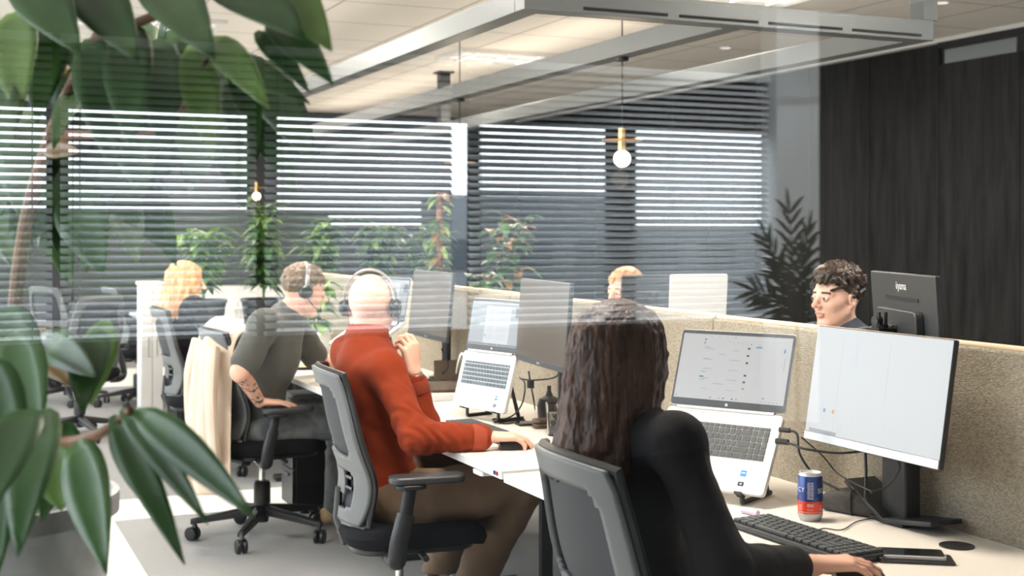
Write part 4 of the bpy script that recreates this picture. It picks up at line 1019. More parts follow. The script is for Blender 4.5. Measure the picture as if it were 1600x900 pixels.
# ---- person half hidden behind the far screen
J = dict(pelvis=(3.40, 5.92, .55), chest=(3.36, 5.92, .90), neck=(3.34, 5.92, 1.05), fwd=(-1, 0, 0), head=(3.32, 5.93, 1.155), hfwd=(-.95, -.25, -.1), brows=0,
         ls=(3.36, 5.75, 1.0), le=(3.2, 5.7, .8), lw=(3.0, 5.8, .78), rs=(3.36, 6.1, 1.0), re=(3.2, 6.15, .8), rw=(3.0, 6.05, .78))
t, T, hf, base = person('person with light hair, mostly hidden behind the far desk screen', J, .005, .95, False, 'skinp', legs=False)
garment('top', torso_prims(J, .95, .013) + limb(J['ls'], J['le'], J['lw'], (.06, .054, .052, .042)) + limb(J['rs'], J['re'], J['rw'], (.06, .054, .052, .042)), .01, M['navy'], t, base)
rnd = random.Random(18)
P = [EL(T(-.020, 0, .044), (.098, .081, .088), hf, .01), EL(T(.085, 0, -.050), (.075, .10, .088), hf, .01, -1), EL(T(.0, 0, -.115), (.13, .13, .09), hf, .01, -1)] + tufts(T, rnd, 50, .011, .006, short, .004)
garment('hair', P, .006, M['hblond'], t, base)
# ================================================================== SMALL THINGS
# pendant lamps on the middle beam and on the first beam
def pendant(label, x, y, z=1.93):
    t = thing('pendant_lamp', label, 'pendant lamp', (x, y, z), group='brass pendant lamps with round bulbs')
    MB().tube([(0, 0, .06), (0, 0, CEIL - z)], .004, 8).build('cord', M['cable'], t)
    MB().lathe([(.036, 2.41 - z), (.036, 2.39 - z), (.004, 2.385 - z)], n=24).build('canopy', M['black'], t)
    MB().lathe([(.004, .075), (.021, .072), (.021, .012), (.023, .010), (.023, -.048), (.016, -.052)], n=28).build('socket', M['brass'], t)
    MB().lathe([(.024, .013), (.108, .010), (.110, .007), (.108, .004), (.024, .004)], n=48, cap=False).build('disc_shade', M['brass'], t)
    mb = MB(); c = -.052 - .040
    prof = [(.015, -.050)] + [(.046 * math.sin(a), c + .046 * math.cos(a)) for a in [R(20 + k * 10) for k in range(17)]]
    mb.lathe(prof, n=28); mb.build('bulb', M['bulb'], t)
    l = bpy.data.lights.new('bulb_light', 'POINT'); l.energy = 5; l.color = WARM; l.shadow_soft_size = .05
    lo = bpy.data.objects.new('bulb_light', l); COL.objects.link(lo); lo.location = (x, y, z - .20)
pendant('nearest lit brass pendant lamp in front of the dark wood wall', 3.37, 6.05, 1.955)
pendant('second lit brass pendant lamp, hung left of the dark wood wall', 3.37, 8.4, 1.95)
pendant('farthest lit brass pendant lamp above the man in the grey shirt', 3.37, 14.7, 1.97)

# keyboards, mice
def keyboard(label, c, yd, z, Lk=.43, Wk=.13, m='rubber', cm='black', numpad=True):
    yd = Vector(yd).normalized(); n = Vector((yd.y, -yd.x, 0))
    t = thing('keyboard', label, 'keyboard', (c[0], c[1], z)); F = frame(Vector((0, 0, .004)), yd, n, Vector((0, 0, -1)) * -1)
    F = frame(Vector((0, 0, .004)), yd, n, Vector((0, 0, 1)))
    MB().prism(rrect(Lk, Wk, .012, 4), 0, .013).build('case', M[cm], t, bevel=.003, xf=F)
    mb = MB(); keyrows(mb, Lk * .95, Wk * .88, .013, numpad, h=.007, gap=.0046); mb.build('keys', M[m], t, smooth=False, bevel=.0012, xf=F @ Matrix.Translation((0, -Wk * .45, 0)))
    mb = MB()
    for sx in (-1, 1): mb.box((sx * Lk * .4, -Wk * .38, -.002), (.03, .012, .004))
    mb.build('foot', M['rubber'], t, xf=F)
    return t
keyboard('black keyboard on the nearest desk beside the woman\'s arm', (1.865, 2.47), (.05, -1, 0), .737, m='rubber')
keyboard('grey keyboard on the middle desk before the white laptop', (1.79, 4.30), (.02, -1, 0), .742, .36, .125, m='rubber', cm='silver')
def mouse(label, c, d, z):
    d = Vector(d).normalized(); n = Vector((-d.y, d.x, 0)); t = thing('computer_mouse', label, 'mouse', (c[0], c[1], z)); rows = []
    for k in range(9):
        u = k / 8; w_ = .031 * (math.sin(math.pi * (.12 + .76 * u)) ** .5); h = .012 + .020 * math.sin(math.pi * (.18 + .72 * u))
        rows.append([Vector((0, 0, .002)) + d * (.105 * (u - .5)) + n * (w_ * math.cos(a)) + Vector((0, 0, h * max(0, math.sin(a)) ** .8)) for a in [math.pi * q / 10 for q in range(11)]])
    mb = MB().surf(rows); n_ = 11; mb.f += [tuple(range(n_)), tuple(range(8 * n_, 9 * n_))[::-1]]; mb.m += [0, 0]; mb.build('shell', M['black'], t)
    MB().lathe([(.0, -.003), (.006, -.002), (.006, .002), (0, .003)], Vector((0, 0, .028)) + d * .028, 16, axis=n).build('wheel', M['rubber'], t)
mouse('black mouse under the woman\'s hand', (1.755, 2.14), (.94, -.3, 0), .737)
mouse('dark mouse under the bald man\'s right hand', (1.765, 3.905), (.95, -.2, 0), .742)

# soda can
p = WZ(1266, 812, .737); t = thing('soda_can', 'blue and red soda can on the nearest desk in front of the monitor foot', 'can', (p.x, p.y, .737)); r_ = .0315
MB().lathe([(.022, .002), (.026, 0), (.0285, .006), (r_, .014), (r_, .020)], n=40).build('bottom_rim', M['silverd'], t)
MB().lathe([(r_, .020), (r_ + .0001, .050), (r_ + .0001, .051)], n=40, cap=False).build('red_band', M['redc'], t)
MB().lathe([(r_ + .0001, .051), (r_, .108), (.0285, .114)], n=40, cap=False).build('blue_band', M['navyc'], t)
MB().lathe([(.0285, .114), (.0265, .120), (.0275, .122), (.0255, .122), (.0245, .117), (.001, .117)], n=40).build('lid', M['silver'], t)
MB().prism(rrect(.014, .024, .006, 4, 0, -.004), .1175, .1188).build('ring_pull', M['silverd'], t)
cd = Vector((-p.x, -p.y, 0)).normalized(); a0 = math.atan2(cd.y, cd.x)
def on_can(body, size, a, z, mb, mi=0):
    tmp = MB(); text_mb(body, size, Matrix.Identity(4), tmp)
    mb.add([((r_ + .0006) * math.cos(a + v[0] / r_), (r_ + .0006) * math.sin(a + v[0] / r_), z + v[1]) for v in tmp.v], tmp.f, mi)
for body_, aa, zz in (('SO', a0 + .95, .078), ('CY', a0 - .80, .080)):
    mb = MB(); on_can(body_, .017, aa, zz, mb); mb.build('printed_text', M['whitep'], t, smooth=False)
mb = MB()
for k in range(11): # small print column
    z = .098 - k * .004
    for q in range(2):
        w_ = .0065 if (k * 3 + q) % 4 else .0048; aa = a0 + .02 + (q - .5) * .26
        mb.surf([[((r_ + .0006) * math.cos(aa + s_ * w_ / 2 / r_ * 1.2), (r_ + .0006) * math.sin(aa + s_ * w_ / 2 / r_ * 1.2), zz) for s_ in (-1, 0, 1)] for zz in (z, z + .0016)])
mb.build('small_print', M['whitep'], t, smooth=False)
mb = MB()
for q, aa in enumerate((a0 - .12, a0 + .14)):
    mb.surf([[((r_ + .0007) * math.cos(aa + rr * math.cos(b) / r_), (r_ + .0007) * math.sin(aa + rr * math.cos(b) / r_), .042 + rr * math.sin(b)) for b in [2 * math.pi * k / 16 for k in range(17)]] for rr in (.0018, .0040)])
on_can('COLA', .0055, a0 + .0, .031, mb)
for k in range(3):
    for aa in (a0 - .85, a0 + .9):
        mb.surf([[((r_ + .0006) * math.cos(aa + s_ * .16), (r_ + .0006) * math.sin(aa + s_ * .16), zz) for s_ in (-1, 0, 1)] for zz in (.030 + k * .005, .0315 + k * .005)])
mb.surf([[((r_ + .0006) * math.cos(2 * math.pi * k / 40), (r_ + .0006) * math.sin(2 * math.pi * k / 40), zz) for k in range(41)] for zz in (.0235, .0245)])
mb.build('printed_badges', mat('pale_red_print', (.85, .55, .5), .4), t, smooth=False)

# phone lying on a dark folding case
p = WZ(1425, 868, .745); ax = (WZ(1476, 866, .745) - WZ(1380, 862, .745)).normalized(); ay = Vector((-ax.y, ax.x, 0))
t = thing('phone_case', 'dark wallet phone case under the phone by the woman\'s fingertips', 'phone case', (p.x, p.y, .737)); F = frame(Vector((0.004, -.012, 0)), ax, ay, Vector((0, 0, 1)))
MB().prism(rrect(.155, .082, .008, 4), .0, .006).build('cover', M['black'], t, bevel=.002, xf=F)
MB().prism(rrect(.015, .082, .005, 4, -.078, 0), .0, .012).build('spine', M['black'], t, bevel=.002, xf=F)
t = thing('smartphone', 'smartphone with pale edge lying on its dark case on the nearest desk', 'phone', (p.x, p.y, .743)); F = frame(Vector((0, .006, 0)), ax, ay, Vector((0, 0, 1)))
MB().prism(rrect(.148, .072, .009, 5), 0, .0085).build('body', M['silver'], t, bevel=.0015, xf=F)
MB().prism(rrect(.143, .067, .008, 5), .0085, .0091).build('glass_face', mat('phone_glass', (.01, .011, .012), .08), t, xf=F)
p = WZ(1160, 800, .74); t = thing('lip_balm', 'small pale stick beside the black keyboard', 'stick', (p.x, p.y, .746))
MB().lathe([(.006, 0), (.009, .002), (.009, .03), (.0085, .031), (.0085, .055), (.006, .057)], n=20, axis=Vector((.2, -1, 0)).normalized()).build('tube', mat('lilac_plastic', (.6, .5, .62), .4), t)
# felt pouch leaning by the monitor foot
p = WZ(1345, 800, .737); t = thing('felt_pouch', 'dark felt wedge-shaped pouch lying at the foot of the large monitor', 'pouch', (p.x, p.y, .737)); a_ = cdir(.62, -.55); b_ = Vector((-a_.y, a_.x, 0))
rows = []
for k in range(9):
    u = k / 8; hh = .030 + .030 * math.sin(math.pi * (.15 + .75 * u)) - .012 * u; ww = .105 + .012 * math.sin(math.pi * u)
    rows.append([a_ * (-.085 + .17 * u) + b_ * y + Vector((0, 0, z + hh / 2 + .001)) for y, z in rrect(ww, hh, min(.014, hh * .4), 4)])
mb = MB().surf(rows, closed=True); n_ = len(rows[0]); mb.f += [tuple(range(n_)), tuple(range(8 * n_, 9 * n_))[::-1]]; mb.m += [0, 1]
mb.build('pouch', [M['felt'], M['black']], t, bevel=.003)
MB().tube([a_ * .0 + b_ * y + Vector((0, 0, z + .032)) for y, z in rrect(.121, .062, .014, 4)] , .003, 6).build('strap', M['black'], t)

def cord(name, label, pts, r=.0028, m='cable', ends=()):
    P = spline(pts, 8); o0 = P[0]; t = thing(name, label, 'cable', tuple(o0)); mb = MB().tube([q - o0 for q in P], r, 7); mb.build('wire', M[m], t)
    for (i, d, L, w_) in ends:
        q = Vector(pts[i]) - o0; d = Vector(d).normalized(); MB().tube([q - d * L * .5, q + d * L * .5], w_, 8).build('plug', M[m], t)
    return t
c1 = cord('cable', 'black cable looping from the big laptop to under the large monitor', [W(1222, 690, 3.36), W(1240, 695, 3.33), W(1260, 702, 3.3), W(1310, 708, 3.28), W(1350, 705, 3.26), W(1372, 706, 3.2)], .0032, ends=[(0, wd1, .035, .008)])
c1 = cord('cable', 'black cable dropping in a curve beside the silver laptop', [W(1226, 672, 3.38), W(1245, 678, 3.36), W(1250, 710, 3.34), W(1275, 745, 3.32), W(1310, 765, 3.25)], .0032, ends=[(0, wd1, .03, .007)])
c1 = cord('cable', 'thin black cable crossing behind the monitor pole', [W(1252, 683, 3.3), W(1285, 712, 3.3), W(1312, 742, 3.28), W(1362, 768, 3.1)], .002)
c1 = cord('cable', 'black cable hanging straight down from the large monitor', [W(1352, 706, 3.25), W(1353, 740, 3.24), W(1352, 780, 3.2)], .004)
c1 = cord('cable', 'black cable hanging in a loop at the right of the monitor pole', [W(1403, 716, 3.12), W(1404, 735, 3.14), W(1385, 760, 3.18), W(1360, 770, 3.18)], .0036)
zc = .741
c1 = cord('cable', 'thin black mouse cable lying across the nearest desk', [WZ(1262, 838, zc), WZ(1285, 826, zc), WZ(1315, 828, zc), WZ(1342, 814, zc), WZ(1392, 806, zc), WZ(1432, 802, zc)], .0016)
# middle desk
c1 = cord('cable', 'black cable coiled on the middle desk under the white laptop', [WZ(806, 655, .748), WZ(770, 655, .746), WZ(790, 662, .745), WZ(820, 656, .745), WZ(772, 660, .75), WZ(800, 650, .752), W(816, 630, 4.75), W(820, 600, 4.75), W(812, 590, 4.82)], .0032)
c1 = cord('cable', 'black cable curving behind the white laptop to the beige-looking monitor', [W(813, 592, 4.82), W(835, 594, 4.8), W(866, 590, 4.75), W(872, 580, 4.72), W(860, 572, 4.68)], .003)
c1 = cord('cable', 'black power cable hanging behind the middle desk', [W(826, 580, 4.78), W(829, 600, 4.76), W(834, 625, 4.72), WZ(836, 640, .75)], .0035, ends=[(1, (0, 0, 1), .03, .014)])
p = WZ(858, 655, .742); t = thing('speaker', 'small black rounded desktop speaker behind the water glass', 'speaker', (p.x, p.y, .742))
MB().lathe([(.030, 0), (.034, .006), (.036, .04), (.030, .062), (.012, .07), (.006, .085), (.006, .10)], n=28).build('body', M['dgrey'], t); t.scale = (1.3, 1.3, 1.3)
e = MB().lathe([(.024, -.02), (.026, 0), (.026, .02), (.020, .024), (.019, .018), (.001, .018)], Vector((.02, -.045, .045)), 26, axis=Vector((-.6, -.8, .1)).normalized()).build('driver', M['dgrey'], t)
MB().lathe([(.014, 0), (.012, .006), (.001, .006)], Vector((.02, -.045, .045)) + Vector((-.6, -.8, .1)).normalized() * .016, 20, axis=Vector((-.6, -.8, .1)).normalized()).build('cone', M['brass'], e)
p = WZ(858, 668, .742); t = thing('glasses_case', 'dark brown glasses case between the water glass and the bald man\'s hand', 'glasses case', (p.x, p.y, .742)); a_ = cdir(.95, .3); b_ = Vector((-a_.y, a_.x, 0))
MB().prism(rrect(.125, .052, .016, 5), 0, .018, frame(Vector((0, 0, 0)), a_, b_, Vector((0, 0, 1)))).build('lower_shell', M['leather'], t, bevel=.006)
MB().prism(rrect(.127, .054, .016, 5), .019, .034, frame(Vector((0, 0, 0)), a_, b_, Vector((0, 0, 1)))).build('lid', M['leather'], t, bevel=.009)
p = WZ(836, 663, .742); t = thing('smartphone', 'black smartphone lying flat on the middle desk beside the brown case', 'phone', (p.x, p.y, .742))
MB().prism(rrect(.145, .070, .009, 5), 0, .009, frame(Vector((0, 0, 0)), a_, b_, Vector((0, 0, 1)))).build('body', M['black'], t, bevel=.002)
MB().prism(rrect(.139, .065, .008, 5), .009, .0096, frame(Vector((0, 0, 0)), a_, b_, Vector((0, 0, 1)))).build('glass_face', MATS['phone_glass'], t)
glassm = bpy.data.materials.new('drinking_glass'); glassm.use_nodes = True; b_n = glassm.node_tree.nodes['Principled BSDF']
b_n.inputs['Transmission Weight'].default_value = 1; b_n.inputs['Roughness'].default_value = .02; b_n.inputs['IOR'].default_value = 1.3; b_n.inputs['Base Color'].default_value = (.95, .97, .97, 1)
p = WZ(868, 680, .742); t = thing('water_glass', 'clear glass of water beside the woman\'s hair', 'glass', (p.x, p.y, .742))
MB().lathe([(.001, .004), (.026, .004), (.033, .118), (.036, .120), (.036, .118), (.029, .0), (.001, 0)], n=36, cap=False).build('tumbler', glassm, t)
MB().lathe([(.001, .006), (.025, .006), (.0305, .080), (.001, .080)], n=36, cap=False).build('water', glassm, t)
# third desk
p = WZ(697, 612, .765); a_ = cdir(.98, .12); b_ = Vector((-a_.y, a_.x, 0)); t = thing('leather_roll', 'long brown metallic bar-shaped case at the edge of the third desk', 'case', (p.x, p.y, .765))
MB().prism([(-.028, .002), (-.036, .012), (-.020, .040), (.012, .046), (.030, .038), (.034, .004)], -.125, .125, frame(Vector((0, 0, 0)), b_, Vector((0, 0, 1)), a_)).build('case', M['leather'], t, bevel=.003)
mb = MB()
for s in (-1, 1): mb.box(a_ * (.07 * s) - b_ * .02 + Vector((0, 0, .001)), (.01, .01, .004))
mb.build('stud', M['chrome'], t)
p = WZ(697, 596, .765); t = thing('brown_box', 'flat dark brown box standing behind the bar-shaped case', 'box', (p.x, p.y, .765))
MB().prism(rrect(.115, .095, .004, 3, 0, .0475), -.018, .018, frame(Vector((0, 0, 0)), a_, Vector((0, 0, 1)), b_ * -1)).build('box', M['leather'], t, bevel=.002)
MB().prism(rrect(.117, .022, .004, 3, 0, .088), -.019, .019, frame(Vector((0, 0, 0)), a_, Vector((0, 0, 1)), b_ * -1)).build('lid', M['leather'], t, bevel=.002)
p = WZ(668, 603, .765); t = thing('stapler', 'small dark stapler lying beside the brown box', 'stapler', (p.x, p.y, .765))
MB().box((0, 0, .006), (.13, .035, .012)).build('base', M['black'], t, bevel=.004); MB().box((0, 0, .026), (.12, .03, .018), Matrix.Rotation(.12, 3, 'Y')).build('arm', M['dgrey'], t, bevel=.006)
p = WZ(476, 578, .765); t = thing('pencil_box', 'slim black pencil box at the front edge of the third desk', 'pencil box', (p.x, p.y, .765))
MB().prism(rrect(.17, .035, .005, 3), 0, .014, frame(Vector((0, 0, 0)), a_, b_, Vector((0, 0, 1)))).build('tray', M['black'], t, bevel=.002)
MB().prism(rrect(.17, .035, .005, 3), .0145, .02, frame(Vector((0, 0, 0)), a_, b_, Vector((0, 0, 1)))).build('lid', M['brass'], t, bevel=.002)
cord('cable', 'tangle of black cable under the third desk\'s monitor', [W(690, 545, 6.0), W(700, 575, 5.95), WZ(672, 592, .77), WZ(655, 600, .77), WZ(690, 600, .77), WZ(720, 590, .77)], .0035)
cord('cable', 'white cable looping up behind the upright white laptop', [WZ(712, 588, .77), W(716, 565, 5.5), W(722, 552, 5.45), W(728, 565, 5.4)], .004, 'white')

# beige coat hung over the grey-shirt man's chair
t = thing('coat', 'beige suede coat hung over the back of the black office chair', 'coat', (1.17, 6.12, 0))
rows = []
for j in range(26):
    v = j / 25; z = 1.02 - .74 * v; row = []
    for i in range(41):
        u = -1 + i / 20; hw = .20 + .095 * v + .03 * min(1, v * 6); fold = .030 * v ** .6 * math.sin(7.5 * u + 1.2 + 1.5 * v) + .014 * v * math.sin(17 * u + 4 * v)
        x = -.03 - .05 * v + .10 * abs(u) ** 3 + fold - .05 * math.exp(-v * 9) * 0; y = u * hw; zz = z + .05 * (1 - abs(u) ** 2) * math.exp(-v * 6) - .035 * (1 - abs(u)) * v
        row.append((x + (.07 * math.exp(-v * 16)), y, zz))
    rows.append(row)
top = [[(x + .14 - .03 * abs(y) / .2, y * .92, z - .10) for x, y, z in rows[0]], [(x + .10, y * .96, z - .01) for x, y, z in rows[0]]]
MB().surf(top + rows).build('shell', M['beige'], t, solid=.012, sub=1)
for s in (-1, 1):
    sl = [(-.01, s * .20, .93), (-.035, s * .262, .76), (-.03, s * .275, .56), (-.015, s * .268, .40)]
    MB().tube(spline(sl, 6), [.055] * 7 + [.05] * 6 + [.048] * 6, 14, flat=(Vector((1, 0, 0)), .55)).build('sleeve', M['beige'], t)

# far cluster: white cabinet, empty desk things
def cabinet(label, loc, d, rz=0):
    t = thing('cabinet', label, 'cabinet', loc, rz); MB().box((0, 0, d[2] / 2 + .03), (d[0], d[1], d[2] - .06)).build('carcass', M['cream'], t, bevel=.004)
    MB().box((0, 0, d[2] - .0), (d[0] + .02, d[1] + .02, .025)).build('top', M['white'], t, bevel=.003); MB().box((0, 0, .03), (d[0] - .05, d[1] - .05, .06)).build('plinth', M['dgrey'], t)
    for s in (-1, 1):
        dr = MB().box((s * d[0] / 4, -d[1] / 2 - .009, d[2] / 2 + .03), (d[0] / 2 - .006, .018, d[2] - .09)).build('door', M['white'], t, bevel=.002)
        MB().tube([(s * .03, -d[1] / 2 - .03, d[2] * .5), (s * .03, -d[1] / 2 - .03, d[2] * .5 + .14)], .005, 8).build('handle', M['chrome'], dr)
cabinet('white storage cabinet at the far left behind the blonde woman', (1.47, 9.95, 0), (.16, .2, 1.08))
cabinet('long white cabinet against the far wall', (3.3, 15.6, 0), (2.2, .45, .8))
t = thing('cabinet', 'black low cabinet between the desk clusters behind the bald man', 'cabinet', (2.55, 9.15, 0))
MB().box((0, 0, .37), (2.1, .42, .74)).build('carcass', M['blackm'], t, bevel=.004)
for k in range(4): MB().box((-.78 + k * .52, -.219, .37), (.50, .018, .68)).build('door', M['black'], t, bevel=.002)
MB().box((0, 0, .755), (2.12, .44, .03)).build('top', M['blackm'], t, bevel=.003)

# ================================================================== PLANTS
def leaf_rows(base, d, up, L, wd_, droop=.25, cup=.18, n=8, tip=1.4):
    d = Vector(d).normalized(); s = d.cross(Vector(up)); s = s.normalized() if s.length > 1e-3 else Vector((1, 0, 0)); nu = s.cross(d).normalized(); rows = []
    for k in range(n + 1):
        t_ = k / n; w_ = wd_ * (math.sin(math.pi * min(1, t_ ** .8 * .96 + .04)) ** .75) * (1 - .25 * t_ ** 3)
        if k == n: w_ = .0008
        c = Vector(base) + d * (L * t_) - Vector((0, 0, 1)) * (droop * L * t_ * t_)
        rows.append([c - s * w_ + nu * (cup * w_), c - s * (w_ * .5) + nu * (cup * .25 * w_), c, c + s * (w_ * .5) + nu * (cup * .25 * w_), c + s * w_ + nu * (cup * w_)])
    return rows
def plant_pot(t, r0, r1, h, m):
    MB().lathe([(r0, 0), (r1, h), (r1 + .006, h), (r1 + .006, h - .02), (r1 - .012, h - .001), (r1 - .016, h - .03), (.001, h - .03)], n=36).build('pot', M[m], t)
    MB().lathe([(r1 - .018, h - .04), (r1 - .018, h - .028), (.001, h - .022)], n=28).build('soil', M['soil'], t)
# big foreground plant, just behind the glass
FP = Vector((.09, 2.36, 0)); t = thing('potted_plant', 'large broad-leaved plant in a concrete pot, blurred in the left foreground', 'plant', tuple(FP))
MB().lathe([(.165, .62), (.195, 1.02), (.205, 1.02), (.205, .985), (.205, 1.02), (.18, 1.01), (.175, .94), (.001, .94)], n=40).build('pot', M['pot'], t)
MB().lathe([(.17, .93), (.17, .952), (.001, .96)], n=32).build('soil', M['soil'], t)
st = MB(); lf = MB(); rnd = random.Random(31)
def branch(pts, r): 
    P = [q - FP for q in spline(pts, 7)]; st.tube(P, [r * (1 - .6 * i / (len(P) - 1)) for i in range(len(P))], 9); return P
def Lf(px, py, d, qx, qy, qd, wd_, mi=0, droop=.12, up=None):
    a = W(px, py, d) - FP; b = W(qx, qy, qd) - FP; v = b - a; L = v.length
    lf.surf(leaf_rows(a, v + Vector((0, 0, droop * L)), up or (-FW + Vector((0, 0, .4))), L, wd_ * .82, droop, .2), mi)
trunk = branch([W(60, 770, 2.1), W(75, 700, 2.0), W(120, 690, 1.9), W(165, 672, 1.8), W(205, 640, 1.7)], .013)
branch([W(40, 780, 2.2), W(20, 600, 2.15), W(35, 380, 2.1), W(80, 210, 2.0), W(150, 60, 1.95), W(190, 40, 1.9)], .015)
branch([W(80, 210, 2.0), W(150, 210, 1.95), W(260, 200, 1.9), W(330, 80, 1.85)], .008)
branch([W(60, 260, 2.05), W(70, 240, 2.0), W(120, 232, 1.95)], .008)
branch([W(150, 60, 1.95), W(280, 10, 1.85), W(400, -40, 1.8)], .009)
# lower leaves
for a in ((212, 642, 1.7, 392, 806, 1.5, .030), (190, 640, 1.72, 318, 812, 1.55, .022), (175, 650, 1.75, 280, 868, 1.6, .026), (180, 655, 1.8, 240, 800, 1.7, .030), (120, 690, 1.85, 165, 890, 1.6, .042),
          (70, 640, 1.7, 30, 860, 1.45, .042), (40, 640, 1.6, -40, 830, 1.4, .05), (20, 520, 1.9, 60, 690, 1.7, .05), (150, 520, 1.95, 130, 640, 1.8, .04), (60, 530, 2.0, 150, 590, 1.8, .036), (-20, 560, 1.7, 20, 760, 1.6, .05),
          (110, 660, 1.95, 70, 800, 1.9, .04), (10, 480, 2.0, 50, 640, 1.9, .05), (-10, 650, 1.9, -5, 880, 1.8, .05)):
    Lf(*a, mi=0)
Lf(85, 700, 1.9, 95, 790, 1.85, .045, 1); Lf(165, 500, 2.0, 145, 620, 1.95, .036, 1); Lf(45, 520, 2.1, 110, 600, 2.0, .04, 3)
# upper leaves hanging from the top
for i, a in enumerate(((330, 60, 1.85, 415, 165, 1.7, .03), (420, 30, 1.8, 515, 128, 1.65, .030), (400, 50, 1.8, 478, 140, 1.7, .02), (330, 90, 1.9, 478, 160, 1.75, .03), (370, 80, 1.9, 400, 215, 1.8, .03), (300, 70, 1.9, 330, 235, 1.75, .035),
          (250, 60, 2.0, 262, 240, 1.85, .04), (200, 40, 1.9, 205, 220, 1.7, .045), (140, 60, 1.95, 175, 250, 1.8, .045), (90, 30, 1.9, 60, 180, 1.8, .04), (20, 20, 1.9, 30, 170, 1.7, .045), (330, -40, 1.85, 470, 60, 1.6, .05), (230, -40, 1.9, 330, 90, 1.6, .05),
          (120, -40, 1.9, 210, 90, 1.7, .05), (30, -40, 1.9, 120, 80, 1.7, .05), (410, -40, 1.8, 512, 75, 1.6, .045), (350, 200, 1.95, 385, 290, 1.85, .028), (360, 120, 1.95, 375, 245, 1.85, .022), (120, 140, 2.0, 85, 230, 1.8, .025), (-10, 120, 1.8, 10, 250, 1.6, .035))):
    Lf(*a, mi=0 if i % 5 else 1)
rnd = random.Random(66)
for k in range(64):      # mostly dark green inner leaves further back in the crown
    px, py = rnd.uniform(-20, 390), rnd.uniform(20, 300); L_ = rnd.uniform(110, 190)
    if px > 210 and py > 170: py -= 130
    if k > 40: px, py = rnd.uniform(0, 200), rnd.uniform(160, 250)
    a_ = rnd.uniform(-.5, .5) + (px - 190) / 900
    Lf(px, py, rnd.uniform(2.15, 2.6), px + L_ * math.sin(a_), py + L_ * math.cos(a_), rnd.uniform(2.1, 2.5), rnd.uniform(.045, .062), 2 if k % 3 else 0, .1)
Lf(70, 235, 1.95, 125, 238, 1.9, .02, 3); Lf(215, 90, 1.95, 215, 120, 1.9, .012, 1); Lf(100, 100, 2, 75, 140, 1.95, .02, 3)
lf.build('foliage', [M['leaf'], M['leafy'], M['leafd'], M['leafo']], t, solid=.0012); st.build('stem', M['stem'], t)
ps = thing('plant_stand', 'dark low stand carrying the concrete plant pot in the left foreground', 'plant stand', tuple(FP))
MB().box((0, 0, .60), (.36, .36, .03)).build('top', M['black'], ps, bevel=.004)
for sx in (-1, 1):
    for sy in (-1, 1): MB().box((sx * .15, sy * .15, .2925), (.03, .03, .585)).build('leg', M['black'], ps, bevel=.003)

def bushy(label, loc, z0, h, spread, n, seed, Ls=.10, wd_=.022, pot=(.13, .16, .22), pm='black', m=('leaf', 'leafd', 'leafy'), droop=.5, zmax=None):
    t = thing('potted_plant', label, 'plant', (loc[0], loc[1], z0)); rnd = random.Random(seed); plant_pot(t, *pot, pm); st = MB(); lf = MB(); ph = pot[2]
    ns = max(4, n // 14)
    for i in range(ns):
        a = rnd.uniform(0, 6.28); sp = rnd.uniform(.2, 1) * spread; hh = h * rnd.uniform(.55, 1); pts = [Vector((0, 0, ph - .03)), Vector((math.cos(a) * sp * .35, math.sin(a) * sp * .35, ph + hh * .6)), Vector((math.cos(a) * sp, math.sin(a) * sp, ph + hh * (1 - .25 * rnd.random())))]
        P = spline(pts, 7); st.tube(P, [.006 * (1 - .6 * k / (len(P) - 1)) for k in range(len(P))], 6)
        for k in range(3, len(P)):
            for q in range(2):
                b = rnd.uniform(0, 6.28); d = Vector((math.cos(b), math.sin(b), rnd.uniform(-.3, .7))); lf.surf(leaf_rows(P[k], d, (0, 0, 1), Ls * rnd.uniform(.7, 1.25), wd_ * rnd.uniform(.8, 1.2), droop, .2, 5), rnd.choice((0, 0, 1, 2)))
    lf.build('foliage', [M[q] for q in m], t); st.build('stem', M['gstem'], t); return t
for i, (x, lab, h) in enumerate(((1.72, 'bushy plant at the left end of the black cabinet', .62), (2.15, 'bushy plant second from the left on the black cabinet', .72), (2.58, 'bushy plant in the middle of the black cabinet', .70), (3.02, 'bushy plant second from the right on the black cabinet', .66), (3.42, 'bushy plant at the right end of the black cabinet', .58))):
    bushy(lab, (x, 9.15), .77, h, .15, 150, 50 + i, .15, .034)
bushy('plant with long trailing leaves on the blonde woman\'s desk', (2.06, 7.42), .74, .42, .18, 60, 70, .12, .03, (.07, .09, .14), 'cream', ('leafy', 'leaf', 'leafy'))
bushy('small leafy plant peeping over the third monitor', (2.45, 5.75), .74, .48, .10, 60, 71, .07, .02, (.06, .08, .12), 'black')
bushy('spreading plant with paired oval leaves beyond the desk screens', (3.25, 7.35), .40, .95, .34, 110, 72, .13, .032, (.15, .17, .3), 'black', ('leaf', 'leafd', 'leafo'))
ps = thing('plant_stand', 'black cube stand under the spreading plant beyond the screens', 'plant stand', (3.25, 7.35, 0)); MB().box((0, 0, .385), (.36, .36, .03)).build('top', M['black'], ps, bevel=.003)
for sx in (-1, 1):
    for sy in (-1, 1): MB().box((sx * .16, sy * .16, .185), (.03, .03, .37)).build('leg', M['black'], ps)
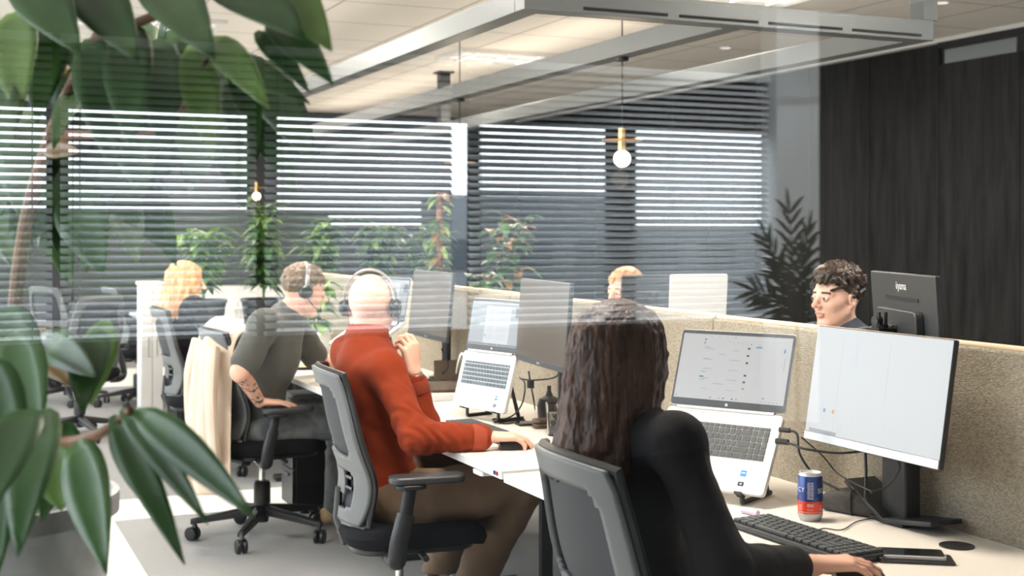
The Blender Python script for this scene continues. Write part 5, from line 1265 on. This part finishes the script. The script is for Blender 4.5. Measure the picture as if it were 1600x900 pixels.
# climbing plant on a pole
t = thing('climbing_plant', 'tall narrow climbing plant on a pole left of the wood wall', 'plant', (2.92, 7.62, 0)); plant_pot(t, .14, .17, .34, 'black'); rnd = random.Random(80)
MB().tube([(0, 0, .3), (0, 0, 1.72)], .022, 10).build('support_pole', M['stem'], t); lf = MB()
for k in range(120):
    z = .5 + 1.22 * rnd.random(); b = rnd.uniform(0, 6.28); d = Vector((math.cos(b), math.sin(b), rnd.uniform(-.5, .5))); lf.surf(leaf_rows((.02 * math.cos(b), .02 * math.sin(b), z), d, (0, 0, 1), rnd.uniform(.06, .10), .026, .6, .2, 5), rnd.choice((0, 0, 1, 2)))
lf.build('foliage', [M['leaf'], M['leafy'], M['leafo']], t)
# palm on the near side of the glass, seen as a reflection against the pale column
vx = 5.17; pv = W(1245, 480, 7.3); pm_y = 2 * YG - pv.y
t = thing('palm_plant', 'slender palm reflected in front of the pale column', 'palm', (pv.x, pm_y, 0)); plant_pot(t, .16, .20, .36, 'dgrey'); rnd = random.Random(90); lf = MB(); st = MB()
def frond(tx, ty, n, seed, spread=.9, L=.16, s0=(1245, 520)):
    a = W(s0[0], s0[1], 7.3); b = W(tx, ty, 7.3); off = Vector((pv.x, pv.y, 0)); rnd = random.Random(seed)
    mid = (a + b) / 2 + Vector((0, 0, .05)); P = spline([Vector((pv.x, pv.y, .36)), a, mid, b], 8)
    P = [Vector((q.x - pv.x, -(q.y - pv.y) + rnd.uniform(-.002, .002), q.z)) for q in P]; st.tube(P, [.011 * (1 - .75 * i / (len(P) - 1)) for i in range(len(P))], 7)
    m = len(P)
    for i in range(n):
        u = .42 + .56 * i / (n - 1); k = min(m - 2, int(u * (m - 1))); q = P[k].lerp(P[k + 1], u * (m - 1) - k); dr = (P[k + 1] - P[k]).normalized(); sd = dr.cross(Vector((.2, 1, .1))).normalized()
        for s in (-1, 1): lf.surf(leaf_rows(q, dr * .75 + sd * s * (spread * (1.05 - .7 * (u - .42))) + Vector((0, rnd.uniform(-.35, .35), 0)), (0, 1, .2), L * (1.15 - .5 * abs(u - .65)) * rnd.uniform(.85, 1.15), .0135, .15, .25, 6))
    lf.surf(leaf_rows(P[-1], P[-1] - P[-3], (0, 1, .2), L, .013, .1, .25, 6))
for i, (tx, ty) in enumerate(((1232, 330), (1198, 375), (1262, 365), (1180, 455), (1285, 430), (1290, 490), (1215, 420), (1250, 400))): frond(tx, ty, 9, 91 + i)
lf.build('fronds', M['palm'], t); st.build('stalk', M['palm'], t)
